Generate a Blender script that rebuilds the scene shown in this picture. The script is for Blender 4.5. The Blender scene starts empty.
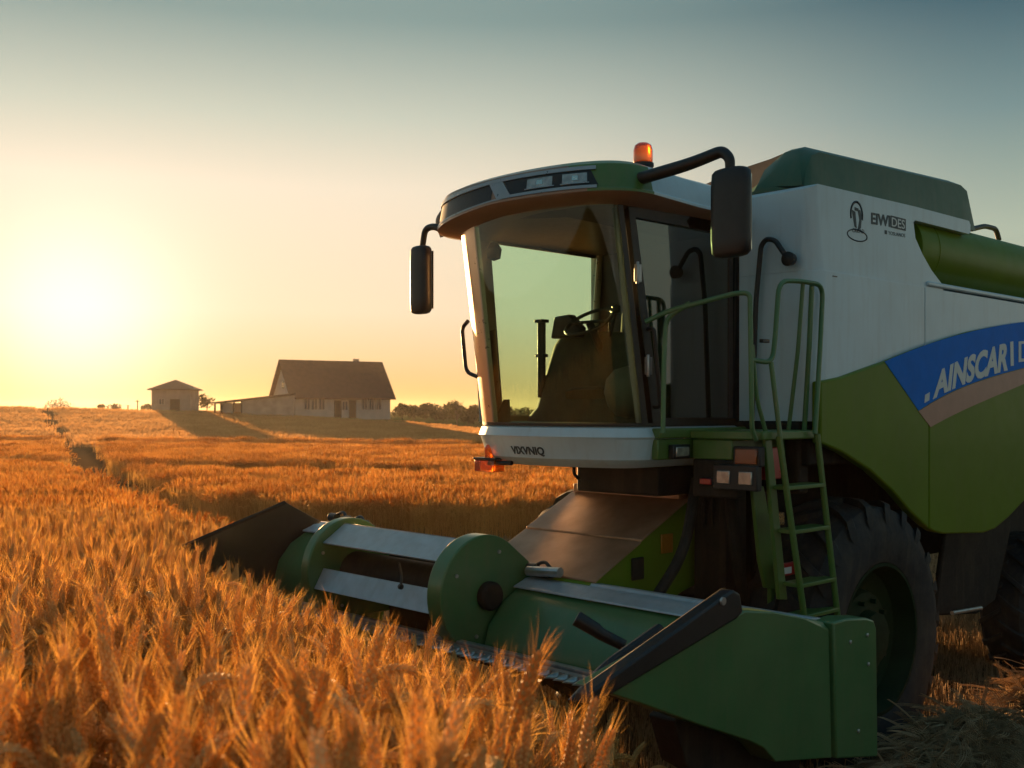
import bpy, bmesh, math, random
import numpy as np
from mathutils import Vector, Matrix
random.seed(7); RNG = np.random.default_rng(11)
S = bpy.context.scene
COL = S.collection
R = math.radians

# ------------------------------------------------------------------ camera, sky, sun, exposure
FPX, EYE = 1073.0, 2.7
cd = bpy.data.cameras.new("camera"); cam = bpy.data.objects.new("camera", cd); COL.objects.link(cam)
cam.location = (0, 0, EYE); cam.rotation_euler = (R(90), 0, 0)
cd.sensor_width = 36; cd.lens = 36 * FPX / 1024; cd.shift_y = 26 / 1024
cd.clip_start = 0.05; cd.clip_end = 6000
cd.dof.use_dof = True; cd.dof.focus_distance = 7.0; cd.dof.aperture_fstop = 4.5
S.camera = cam
S.render.resolution_x = 1024; S.render.resolution_y = 768

SUN_AZ, SUN_EL = -22.0, 4.3          # degrees, azimuth from +Y (negative: to the left)
w = bpy.data.worlds.new("World"); S.world = w; w.use_nodes = True
nt = w.node_tree; N = nt.nodes; bg = N["Background"]
sky = N.new("ShaderNodeTexSky"); sky.sky_type = 'NISHITA'; sky.sun_disc = False
sky.sun_elevation = R(SUN_EL); sky.sun_rotation = R(SUN_AZ)
sky.air_density = 1.0; sky.dust_density = 3.0; sky.ozone_density = 1.2; sky.altitude = 50
bg.inputs[1].default_value = 0.1
EXPO = 1.6
def srgb(r, g, b, k=1.0):      # display value -> sky radiance at this exposure
    f = lambda c: ((c/255+.055)/1.055)**2.4 if c > 10 else c/255/12.92
    return tuple(f(c)*k/(2**EXPO)/.1 for c in (r, g, b)) + (1,)
tcw = N.new("ShaderNodeTexCoord"); sp = N.new("ShaderNodeSeparateXYZ"); nt.links.new(tcw.outputs["Generated"], sp.inputs[0])
def ramp(stops):
    r = N.new("ShaderNodeValToRGB"); e = r.color_ramp.elements
    while len(e) < len(stops): e.new(.5)
    for i, (p, c) in enumerate(stops): e[i].position = p; e[i].color = c
    nt.links.new(sp.outputs[2], r.inputs[0]); return r
ra = ramp([(0, srgb(255,190,100)), (.03, srgb(255,202,138)), (.09, srgb(252,226,190)), (.20, srgb(246,230,205)), (.26, srgb(205,208,190)), (.34, srgb(140,161,156)), (.5, srgb(105,135,140)), (1, srgb(75,108,125))])
rb = ramp([(0, srgb(165,158,146)), (.06, srgb(174,174,158)), (.15, srgb(178,188,168)), (.25, srgb(122,146,146)), (.34, srgb(66,98,110)), (.6, srgb(84,124,142)), (1, srgb(78,116,138))])
cv = N.new("ShaderNodeCombineXYZ"); nt.links.new(sp.outputs[0], cv.inputs[0]); nt.links.new(sp.outputs[1], cv.inputs[1])
nv = N.new("ShaderNodeVectorMath"); nv.operation = 'NORMALIZE'; nt.links.new(cv.outputs[0], nv.inputs[0])
dt = N.new("ShaderNodeVectorMath"); dt.operation = 'DOT_PRODUCT'; nt.links.new(nv.outputs[0], dt.inputs[0]); dt.inputs[1].default_value = (math.sin(R(SUN_AZ)), math.cos(R(SUN_AZ)), 0)
mrw = N.new("ShaderNodeMapRange"); mrw.interpolation_type = 'SMOOTHSTEP'; mrw.inputs[1].default_value = .67; mrw.inputs[2].default_value = 1.0; nt.links.new(dt.outputs["Value"], mrw.inputs[0])
mxw = N.new("ShaderNodeMixRGB"); nt.links.new(mrw.outputs[0], mxw.inputs[0]); nt.links.new(rb.outputs[0], mxw.inputs[1]); nt.links.new(ra.outputs[0], mxw.inputs[2])
# aureole round the low sun
ds = N.new("ShaderNodeVectorMath"); ds.operation = 'DOT_PRODUCT'; nt.links.new(tcw.outputs["Generated"], ds.inputs[0])
ds.inputs[1].default_value = (math.sin(R(SUN_AZ))*math.cos(R(SUN_EL)), math.cos(R(SUN_AZ))*math.cos(R(SUN_EL)), math.sin(R(SUN_EL)))
def glow(pw, col, prev):
    p = N.new("ShaderNodeMath"); p.operation = 'POWER'; nt.links.new(ds.outputs["Value"], p.inputs[0]); p.inputs[1].default_value = pw
    m = N.new("ShaderNodeMixRGB"); m.blend_type = 'ADD'; m.inputs[2].default_value = col
    cl2 = N.new("ShaderNodeMath"); cl2.operation = 'MAXIMUM'; cl2.inputs[1].default_value = 0; nt.links.new(p.outputs[0], cl2.inputs[0])
    nt.links.new(cl2.outputs[0], m.inputs[0]); nt.links.new(prev, m.inputs[1]); return m.outputs[0]
o_ = glow(300, (1.7, 1.45, 1.35, 1), mxw.outputs[0]); o_ = glow(45, (.35, .24, .14, 1), o_)
mxs = N.new("ShaderNodeMixRGB"); mxs.inputs[0].default_value = .003; nt.links.new(o_, mxs.inputs[1]); nt.links.new(sky.outputs[0], mxs.inputs[2])
nt.links.new(mxs.outputs[0], bg.inputs[0])

sl = bpy.data.lights.new("sun", 'SUN'); so = bpy.data.objects.new("sun", sl); COL.objects.link(so)
sl.energy = 5.0; sl.angle = R(0.6); sl.color = (1.0, 0.56, 0.22)
sd = Vector((math.sin(R(SUN_AZ)) * math.cos(R(SUN_EL)), math.cos(R(SUN_AZ)) * math.cos(R(SUN_EL)), math.sin(R(SUN_EL))))
so.rotation_euler = sd.to_track_quat('Z', 'Y').to_euler()
vs = S.view_settings; vs.view_transform = 'Standard'; vs.look = 'None'; vs.gamma = 1; vs.use_curve_mapping = False
vs.exposure = EXPO
S.render.engine = 'CYCLES'
S.cycles.use_denoising = True; S.cycles.sample_clamp_direct = 5; S.cycles.sample_clamp_indirect = 3
S.cycles.max_bounces = 8; S.cycles.transparent_max_bounces = 16; S.cycles.transmission_bounces = 6

# ------------------------------------------------------------------ materials
def mat(name, col, rough=.5, metal=0, coat=0, var=.12, scale=6, bump=0, bscale=60, col2=None, spec=.5, dust=0):
    m = bpy.data.materials.new(name); m.use_nodes = True
    t = m.node_tree; n = t.nodes; l = t.links; b = n["Principled BSDF"]
    tc = n.new("ShaderNodeTexCoord")
    no = n.new("ShaderNodeTexNoise"); no.inputs["Scale"].default_value = scale; no.inputs["Detail"].default_value = 6
    l.new(tc.outputs["Object"], no.inputs["Vector"])
    cr = n.new("ShaderNodeValToRGB")
    c2 = col2 or tuple(c * (1 - 2 * var) for c in col)
    cr.color_ramp.elements[0].position = .35; cr.color_ramp.elements[1].position = .65
    cr.color_ramp.elements[0].color = (*c2, 1); cr.color_ramp.elements[1].color = (*col, 1)
    l.new(no.outputs[0], cr.inputs[0])
    out = cr.outputs[0]
    rr = n.new("ShaderNodeMapRange"); rr.inputs[3].default_value = max(.02, rough - .1); rr.inputs[4].default_value = min(1, rough + .12)
    no2 = n.new("ShaderNodeTexNoise"); no2.inputs["Scale"].default_value = scale * 3.7; no2.inputs["Detail"].default_value = 8
    l.new(tc.outputs["Object"], no2.inputs["Vector"])
    l.new(no2.outputs[0], rr.inputs[0]); l.new(rr.outputs[0], b.inputs["Roughness"])
    if dust:
        no3 = n.new("ShaderNodeTexNoise"); no3.inputs["Scale"].default_value = 2.3; no3.inputs["Detail"].default_value = 10; no3.inputs["Roughness"].default_value = .7
        l.new(tc.outputs["Object"], no3.inputs["Vector"])
        mr = n.new("ShaderNodeMapRange"); mr.inputs[1].default_value = .42; mr.inputs[2].default_value = .75; mr.inputs[3].default_value = 0; mr.inputs[4].default_value = dust
        l.new(no3.outputs[0], mr.inputs[0])
        mx = n.new("ShaderNodeMixRGB"); mx.inputs[2].default_value = (.32, .22, .12, 1)
        l.new(mr.outputs[0], mx.inputs[0]); l.new(out, mx.inputs[1]); out = mx.outputs[0]
    if dust:
        mpg = n.new("ShaderNodeMapping"); mpg.inputs["Scale"].default_value = (7, 7, .8); l.new(tc.outputs["Object"], mpg.inputs[0])
        no4 = n.new("ShaderNodeTexNoise"); no4.inputs["Scale"].default_value = 2.2; no4.inputs["Detail"].default_value = 7; l.new(mpg.outputs[0], no4.inputs["Vector"])
        mr2 = n.new("ShaderNodeMapRange"); mr2.inputs[1].default_value = .5; mr2.inputs[2].default_value = .72; mr2.inputs[3].default_value = 0; mr2.inputs[4].default_value = .06 + dust*.5; l.new(no4.outputs[0], mr2.inputs[0])
        mx4 = n.new("ShaderNodeMixRGB"); mx4.inputs[2].default_value = (.20, .15, .09, 1); l.new(mr2.outputs[0], mx4.inputs[0]); l.new(out, mx4.inputs[1]); out = mx4.outputs[0]
    l.new(out, b.inputs["Base Color"])
    b.inputs["Metallic"].default_value = metal
    b.inputs["Coat Weight"].default_value = coat; b.inputs["Coat Roughness"].default_value = .12
    b.inputs["Specular IOR Level"].default_value = spec
    if bump:
        bn = n.new("ShaderNodeBump"); bn.inputs["Strength"].default_value = bump; bn.inputs["Distance"].default_value = .02
        nb = n.new("ShaderNodeTexNoise"); nb.inputs["Scale"].default_value = bscale; nb.inputs["Detail"].default_value = 6
        l.new(tc.outputs["Object"], nb.inputs["Vector"]); l.new(nb.outputs[0], bn.inputs["Height"]); l.new(bn.outputs[0], b.inputs["Normal"])
    return m

def glass(name, tint, gloss=.08, rough=.02):
    m = bpy.data.materials.new(name); m.use_nodes = True
    t = m.node_tree; n = t.nodes; l = t.links; n.clear()
    o = n.new("ShaderNodeOutputMaterial"); tr = n.new("ShaderNodeBsdfTransparent"); tr.inputs[0].default_value = (*tint, 1)
    g = n.new("ShaderNodeBsdfGlossy"); g.inputs["Roughness"].default_value = rough
    lw = n.new("ShaderNodeLayerWeight"); pw = n.new("ShaderNodeMath"); pw.operation = 'POWER'; pw.inputs[1].default_value = 4; l.new(lw.outputs["Facing"], pw.inputs[0])
    fr = n.new("ShaderNodeMath"); fr.operation = 'MULTIPLY_ADD'; fr.inputs[1].default_value = .85; fr.inputs[2].default_value = gloss; l.new(pw.outputs[0], fr.inputs[0])
    mx = n.new("ShaderNodeMixShader"); l.new(fr.outputs[0], mx.inputs[0]); l.new(tr.outputs[0], mx.inputs[1]); l.new(g.outputs[0], mx.inputs[2])
    l.new(mx.outputs[0], o.inputs[0]); return m

def leafy(name, col, col2, trans=.5, rough=.6, scale=3):
    m = bpy.data.materials.new(name); m.use_nodes = True
    t = m.node_tree; n = t.nodes; l = t.links; n.clear()
    o = n.new("ShaderNodeOutputMaterial")
    oi = n.new("ShaderNodeObjectInfo"); geo = n.new("ShaderNodeNewGeometry")
    tc = n.new("ShaderNodeTexCoord")
    no = n.new("ShaderNodeTexNoise"); no.inputs["Scale"].default_value = scale
    l.new(geo.outputs["Position"], no.inputs["Vector"])
    ad = n.new("ShaderNodeMath"); ad.operation = 'ADD'; l.new(no.outputs[0], ad.inputs[0])
    ml = n.new("ShaderNodeMath"); ml.operation = 'MULTIPLY_ADD'; ml.inputs[1].default_value = .7; ml.inputs[2].default_value = -.35
    l.new(oi.outputs["Random"], ml.inputs[0]); l.new(ml.outputs[0], ad.inputs[1])
    cr = n.new("ShaderNodeValToRGB"); cr.color_ramp.elements[0].position = .25; cr.color_ramp.elements[1].position = .75
    cr.color_ramp.elements[0].color = (*col2, 1); cr.color_ramp.elements[1].color = (*col, 1)
    l.new(ad.outputs[0], cr.inputs[0])
    p = n.new("ShaderNodeBsdfPrincipled"); p.inputs["Roughness"].default_value = rough; p.inputs["Specular IOR Level"].default_value = .06
    tl = n.new("ShaderNodeBsdfTranslucent"); mx = n.new("ShaderNodeMixShader"); mx.inputs[0].default_value = trans
    l.new(cr.outputs[0], p.inputs["Base Color"]); l.new(cr.outputs[0], tl.inputs[0])
    l.new(p.outputs[0], mx.inputs[1]); l.new(tl.outputs[0], mx.inputs[2]); l.new(mx.outputs[0], o.inputs[0])
    return m

def emit(name, col, st, base=(.5, .1, .02)):
    m = mat(name, base, .25, var=.02); b = m.node_tree.nodes["Principled BSDF"]
    b.inputs["Emission Color"].default_value = (*col, 1); b.inputs["Emission Strength"].default_value = st
    return m

WHITE = mat("white_paint", (.55, .69, .75), .32, coat=.35, var=.03, scale=2, bump=.01, bscale=7, dust=.12)
GREEN = mat("green_paint", (.07, .17, .028), .36, coat=.2, var=.06, scale=2, bump=.01, bscale=9, dust=.18)
LIME = mat("lime_paint", (.135, .21, .012), .4, coat=.05, var=.05, scale=2, dust=.03, spec=.15)
HGREEN = mat("header_green", (.058, .175, .055), .4, coat=.3, var=.08, scale=3, bump=.02, bscale=20, dust=.15)
TGREEN = mat("tank_green", (.025, .10, .05), .45, coat=.1, var=.06, scale=3, dust=.12)
BLUE = mat("blue_film", (.0, .18, .70), .5, var=.05, spec=.08)
PEACH = mat("peach_film", (.42, .20, .13), .45, coat=.2, var=.05)
TEXTW = mat("white_lettering", (.65, .68, .66), .4, var=.05)
TEXTD = mat("dark_lettering", (.03, .05, .06), .5, var=.1)
BLACK = mat("black_plastic", (.013, .013, .015), .42, var=.15, scale=12, bump=.06, bscale=200)
DARK = mat("dark_chassis", (.012, .011, .010), .7, var=.25, scale=8, bump=.1, dust=.06, spec=.3)
RUBBER = mat("tyre_rubber", (.018, .019, .022), .8, var=.2, scale=6, bump=.12, bscale=60, dust=.14)
STEEL = mat("bare_steel", (.55, .55, .54), .32, metal=.8, var=.1, scale=14, bump=.05, bscale=90, dust=.3)
SLAT = mat("galvanised_slat", (.52, .55, .58), .38, metal=.35, var=.07, scale=9, dust=.25)
RUST = mat("dusty_brown_sheet", (.46, .26, .16), .38, metal=.45, var=.2, scale=5, bump=.06, bscale=120, col2=(.34, .18, .10))
VISOR = mat("brown_visor", (.30, .17, .10), .35, coat=.4, var=.08)
SILVER = mat("silver_trim", (.42, .42, .42), .3, metal=.6, var=.05)
PILLAR = mat("cab_pillar", (.62, .46, .32), .3, metal=.6, coat=.6, var=.05)
TRIM = mat("cab_trim", (.035, .03, .026), .5, var=.15)
SEATM = mat("seat_fabric", (.05, .065, .045), .8, var=.15, scale=10, bump=.1)
SEAT2 = mat("grey_vinyl", (.13, .125, .10), .6, var=.1)
LINER = mat("cab_liner", (.075, .045, .024), .6, var=.1)
GLASSF = glass("windscreen_glass", (.76, .90, .81), .03); GLASSD = glass("door_glass", (.30, .42, .38), .13); GLASSR = glass("side_glass", (.92, .97, .93), .02)
ORANGE = mat("orange_lens", (.95, .17, .012), .15, coat=1, var=.04)
ORANGE.node_tree.nodes["Principled BSDF"].inputs["Transmission Weight"].default_value = .75
RED = mat("red_lens", (.42, .02, .015), .3, coat=.6, var=.1)
LENS = mat("lamp_lens", (.50, .48, .44), .15, metal=.5, coat=1, var=.18, scale=22)
RIM = mat("rim_green", (.008, .028, .009), .6, var=.15, spec=.15)
STICK = mat("sticker", (.55, .25, .05), .5, var=.5, scale=90)
BULB = mat("lamp_reflector", (.75, .68, .58), .06, metal=1, var=.02)

# ------------------------------------------------------------------ mesh helpers
def finish(bm, name, m, parent=None, bevel=0, sharp=32, segs=2, loc=None):
    bmesh.ops.remove_doubles(bm, verts=bm.verts, dist=1e-5)
    bmesh.ops.recalc_face_normals(bm, faces=bm.faces)
    ca = math.cos(R(sharp))
    for f in bm.faces: f.smooth = True
    for e in bm.edges:
        if len(e.link_faces) == 2:
            e.smooth = e.link_faces[0].normal.dot(e.link_faces[1].normal) > ca
    me = bpy.data.meshes.new(name); bm.to_mesh(me); bm.free()
    if isinstance(m, (list, tuple)):
        for k in m: me.materials.append(k)
    else: me.materials.append(m)
    o = bpy.data.objects.new(name, me); COL.objects.link(o)
    if parent: o.parent = parent
    if loc: o.location = loc
    if bevel:
        b = o.modifiers.new("bevel", 'BEVEL'); b.width = bevel; b.segments = segs; b.limit_method = 'ANGLE'; b.angle_limit = R(35)
        b.harden_normals = False
    return o

def box(bm, a, b, mi=0):
    x0, y0, z0 = a; x1, y1, z1 = b
    v = [bm.verts.new(p) for p in ((x0,y0,z0),(x1,y0,z0),(x1,y1,z0),(x0,y1,z0),(x0,y0,z1),(x1,y0,z1),(x1,y1,z1),(x0,y1,z1))]
    for f in ((0,3,2,1),(4,5,6,7),(0,1,5,4),(1,2,6,5),(2,3,7,6),(3,0,4,7)):
        fc = bm.faces.new([v[i] for i in f]); fc.material_index = mi
    return v

def prism(bm, pts, ax, a, b, mi=0):
    """polygon pts in the plane across axis ax ('x','y','z'), extruded from a to b"""
    def P(p, t):
        return {'y': (p[0], t, p[1]), 'x': (t, p[0], p[1]), 'z': (p[0], p[1], t)}[ax]
    A = [bm.verts.new(P(p, a)) for p in pts]; B = [bm.verts.new(P(p, b)) for p in pts]
    n = len(pts)
    fs = [bm.faces.new(A[::-1]), bm.faces.new(B)]
    for i in range(n): fs.append(bm.faces.new((A[i], A[(i+1) % n], B[(i+1) % n], B[i])))
    for f in fs: f.material_index = mi
    return A, B

def loft(bm, rings, closed=True, caps=True, mi=0):
    V = [[bm.verts.new(p) for p in r] for r in rings]
    for i in range(len(V) - 1):
        n = len(V[i])
        for j in range(n if closed else n - 1):
            f = bm.faces.new((V[i][j], V[i][(j+1) % n], V[i+1][(j+1) % n], V[i+1][j])); f.material_index = mi
    if caps and closed:
        bm.faces.new(V[0][::-1]).material_index = mi; bm.faces.new(V[-1]).material_index = mi
    return V

def rounded(path, r=.06, n=5):
    path = [Vector(p) for p in path]; out = [path[0]]
    for i in range(1, len(path) - 1):
        a, b, c = path[i-1], path[i], path[i+1]
        d1, d2 = (a-b), (c-b); rr = min(r, d1.length*.45, d2.length*.45)
        p, q = b + d1.normalized()*rr, b + d2.normalized()*rr
        for k in range(n + 1):
            t = k / n; out.append(p*(1-t)**2 + b*2*t*(1-t) + q*t*t)
    out.append(path[-1]); return out

def tube(bm, path, rad, seg=10, r=.06, mi=0, cap=True):
    P = rounded(path, r) if r else [Vector(p) for p in path]
    n = len(P); rads = rad if isinstance(rad, (list, tuple)) else [rad]*n
    if len(rads) != n: rads = [rads[0] + (rads[-1]-rads[0])*i/(n-1) for i in range(n)]
    up = None; rings = []
    for i in range(n):
        t = (P[min(i+1, n-1)] - P[max(i-1, 0)]).normalized()
        if up is None:
            up = Vector((0, 0, 1)) if abs(t.z) < .9 else Vector((1, 0, 0))
        up = (up - t*up.dot(t)).normalized(); s = t.cross(up)
        rings.append([P[i] + (up*math.cos(2*math.pi*k/seg) + s*math.sin(2*math.pi*k/seg))*rads[i] for k in range(seg)])
    loft(bm, rings, caps=cap, mi=mi)

def lathe(bm, prof, ax='y', c=(0,0,0), seg=48, mi=0, closed=False):
    """prof: list of (radius, along axis)"""
    rings = []
    for rr, t in prof:
        ring = []
        for k in range(seg):
            a = 2*math.pi*k/seg; u, v = rr*math.cos(a), rr*math.sin(a)
            p = {'y': (u, t, v), 'x': (t, u, v), 'z': (u, v, t)}[ax]
            ring.append((p[0]+c[0], p[1]+c[1], p[2]+c[2]))
        rings.append(ring)
    if closed: rings.append(rings[0])
    loft(bm, rings, caps=not closed, mi=mi)

def new(): return bmesh.new()
def empty(name, label, cat, loc=(0,0,0), rz=0, group=None):
    o = bpy.data.objects.new(name, None); COL.objects.link(o); o.location = loc; o.rotation_euler = (0,0,rz)
    o.empty_display_size = .2
    tag(o, label, cat, group); return o
def tag(o, label=None, cat=None, group=None, kind=None):
    if label: o["label"] = label
    if cat: o["category"] = cat
    if group: o["group"] = group
    if kind: o["kind"] = kind
    return o

def sm(a, b, x):
    t = np.clip((x - a) / (b - a), 0, 1); return t*t*(3-2*t)

# ------------------------------------------------------------------ machine frame: x forward, y to its left, z up
A0 = np.array([1.83, 9.22]); U = np.array([.728, .686]); U = U/np.linalg.norm(U); LF = np.array([U[1], -U[0]])
def spot(px, py, W=None, L=None, z=None):
    d = np.array([(px-512)/FPX, 1.0]); dz = (410-py)/FPX
    if W is not None: t = (W + A0@LF)/(d@LF)
    elif L is not None: t = (A0@U - L)/(d@U)
    else: t = (z-EYE)/dz
    p = t*d
    return float(-(p-A0)@U), float((p-A0)@LF), float(EYE + dz*t)
def loc_LW(x, y):
    dx, dy = x-A0[0], y-A0[1]
    return -(dx*U[0] + dy*U[1]), dx*LF[0] + dy*LF[1]
def toworld(L, W):
    p = A0 - L*U + W*LF; return float(p[0]), float(p[1])
MROT = math.atan2(-U[1], -U[0])

# ------------------------------------------------------------------ terrain
cl = np.array([[0,.40],[1,.44],[2,.58],[3.7,.76],[6,.92],[9,1.14],[14,1.38],[20,1.55],[30,1.70],[60,1.75],[3000,1.75]])
cr_ = np.array([[0,.40],[1,.44],[2,.60],[3,.78],[4,.95],[5,1.12],[6,1.26],[8,1.52],[10,1.66],[15,1.75],[3000,1.75]])
ring_px = np.array([-800, 0, 200, 300, 400, 490, 1100, 2000]); ring_y = np.array([407, 407.5, 412.5, 417, 423, 431, 431, 431])
def ground(x, y):
    x = np.asarray(x, float); y = np.asarray(y, float)
    yy = np.maximum(y, .01); d = np.where(y > 0, y, 0)
    r = x/np.maximum(yy, 1.0)
    t = sm(-.38, -.14, r)
    c = np.interp(d, cl[:,0], cl[:,1])*(1-t) + np.interp(d, cr_[:,0], cr_[:,1])*t
    tgt = np.interp(r, [-.34, -.30, -.17, -.07, .01, .08, .12], [.05, .135, .180, .208, .240, .272, .305])
    kk = sm(.9, 2.2, d)*(1-sm(6.8, 9.5, d))
    c = np.maximum(c, kk*(tgt*d + .20*sm(-.34, -.16, r)))
    base = np.maximum(EYE - c - .95, -.02)
    # flat floor where the machine stands and to its left
    L, W = loc_LW(x, y)
    k = sm(3.75, 3.15, L)*sm(-4.2, -3.0, W)
    k = np.maximum(k, sm(.11, .26, r)*sm(.3, 1.5, y) + 0)
    k = np.maximum(k, sm(1.5, 3.0, x)*sm(1.5, -1, y)*0)
    base = base*(1-k)
    px = 512 + FPX*np.where(y > 1, x/np.maximum(y,1), 0)
    z120 = EYE - 120*(np.interp(px, ring_px, ring_y)-410)/FPX
    far = z120*np.clip((y-55)/65, 0, 1)**1.3
    return base + far + .035*np.sin(x*.31+1)*np.cos(y*.23)*sm(14, 30, y)

def wheat_mask(x, y):
    L, W = loc_LW(x, y); r = x/np.maximum(y, .3)
    line = -.46*y + 2.2 + .35*np.sin(y*.12)
    near = np.where(L > 3.45, (x < .104*y - .42*np.exp(-y/3.0)) & ((y < 9.2) | (x < line)), (W < -2.8) & (x < line))
    cg = -.33*x + 33 + np.sin(x*.2)
    farw = (x > line + 1.9 + .006*y) & (y > 21.5 + .4*np.sin(x*1.3)) & (y < 62 - .1*x)
    near = near & (y < 62 - .1*x) & ((y < 14) | (x < line - .35))
    gap = np.abs(y-cg) < 1.35
    gap2 = np.abs(y - (-.1*x + 58)) < 2.2
    return (near | farw) & ~gap & ~gap2

# ground sheet
def build_ground():
    ys = np.concatenate([np.linspace(-30, 0, 7), np.linspace(.4, 14, 60), np.geomspace(14.6, 900, 80)])
    us = np.linspace(-1, 1, 181)
    bm = new(); V = []
    for y in ys:
        half = 26 + max(y, 0)*1.6; row = []
        for u in us:
            x = half*(.35*u + .65*u**3); row.append((x, y))
        xs = np.array([p[0] for p in row]); zz = ground(xs, np.full_like(xs, y))
        V.append([bm.verts.new((a, y, z)) for a, z in zip(xs, zz)])
    for i in range(len(ys)-1):
        for j in range(180): bm.faces.new((V[i][j], V[i][j+1], V[i+1][j+1], V[i+1][j]))
    m = bpy.data.materials.new("field_soil"); m.use_nodes = True
    t = m.node_tree; n = t.nodes; l = t.links; b = n["Principled BSDF"]; b.inputs["Roughness"].default_value = .95
    b.inputs["Specular IOR Level"].default_value = 0
    g = n.new("ShaderNodeNewGeometry"); sep = n.new("ShaderNodeSeparateXYZ"); l.new(g.outputs["Position"], sep.inputs[0])
    def noise(s, d=8):
        k = n.new("ShaderNodeTexNoise"); k.inputs["Scale"].default_value = s; k.inputs["Detail"].default_value = d
        l.new(g.outputs["Position"], k.inputs["Vector"]); return k
    a = noise(3.5); cr = n.new("ShaderNodeValToRGB")
    cr.color_ramp.elements[0].color = (.03, .018, .010, 1); cr.color_ramp.elements[1].color = (.10, .055, .024, 1)
    cr.color_ramp.elements[0].position = .35; cr.color_ramp.elements[1].position = .68
    l.new(a.outputs[0], cr.inputs[0])
    # mown stubble farther out
    a2 = noise(.35); cr2 = n.new("ShaderNodeValToRGB")
    cr2.color_ramp.elements[0].color = (.36, .19, .075, 1); cr2.color_ramp.elements[1].color = (.46, .26, .11, 1)
    l.new(a2.outputs[0], cr2.inputs[0])
    mp = n.new("ShaderNodeMapRange"); mp.inputs[1].default_value = 66; mp.inputs[2].default_value = 72
    l.new(sep.outputs[1], mp.inputs[0])
    mx = n.new("ShaderNodeMixRGB"); l.new(mp.outputs[0], mx.inputs[0]); l.new(cr.outputs[0], mx.inputs[1]); l.new(cr2.outputs[0], mx.inputs[2])
    cr3 = n.new("ShaderNodeRGB"); cr3.outputs[0].default_value = (.05, .07, .022, 1)
    mp2 = n.new("ShaderNodeMapRange"); mp2.inputs[1].default_value = 117; mp2.inputs[2].default_value = 121
    l.new(sep.outputs[1], mp2.inputs[0])
    mx2 = n.new("ShaderNodeMixRGB"); l.new(mp2.outputs[0], mx2.inputs[0]); l.new(mx.outputs[0], mx2.inputs[1]); l.new(cr3.outputs[0], mx2.inputs[2])
    ln = n.new("ShaderNodeMath"); ln.operation = 'MULTIPLY_ADD'; ln.inputs[1].default_value = .46; l.new(sep.outputs[1], ln.inputs[0]); l.new(sep.outputs[0], ln.inputs[2])
    sb = n.new("ShaderNodeMath"); sb.operation = 'SUBTRACT'; sb.inputs[1].default_value = 3.0; l.new(ln.outputs[0], sb.inputs[0])
    ab = n.new("ShaderNodeMath"); ab.operation = 'ABSOLUTE'; l.new(sb.outputs[0], ab.inputs[0])
    mt = n.new("ShaderNodeMapRange"); mt.inputs[1].default_value = 1.2; mt.inputs[2].default_value = .6; mt.inputs[3].default_value = 0; mt.inputs[4].default_value = 1; l.new(ab.outputs[0], mt.inputs[0])
    mx3 = n.new("ShaderNodeMixRGB"); mx3.inputs[2].default_value = (.13, .07, .03, 1); l.new(mt.outputs[0], mx3.inputs[0]); l.new(mx2.outputs[0], mx3.inputs[1])
    l.new(mx3.outputs[0], b.inputs["Base Color"])
    bp = n.new("ShaderNodeBump"); bp.inputs["Strength"].default_value = .5; bp.inputs["Distance"].default_value = .04
    nb = noise(14); l.new(nb.outputs[0], bp.inputs["Height"]); l.new(bp.outputs[0], b.inputs["Normal"])
    o = finish(bm, "ground", m, sharp=80); tag(o, kind="structure")
build_ground()

# ------------------------------------------------------------------ wheat: prototypes instanced over the field
WHEAT = leafy("ripe_wheat", (.80, .45, .12), (.50, .22, .045), .55)
EAR = leafy("wheat_ear", (.88, .60, .25), (.58, .32, .10), .28, scale=7)
STRAW = leafy("cut_straw", (.58, .42, .25), (.28, .19, .10), .3)

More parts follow.
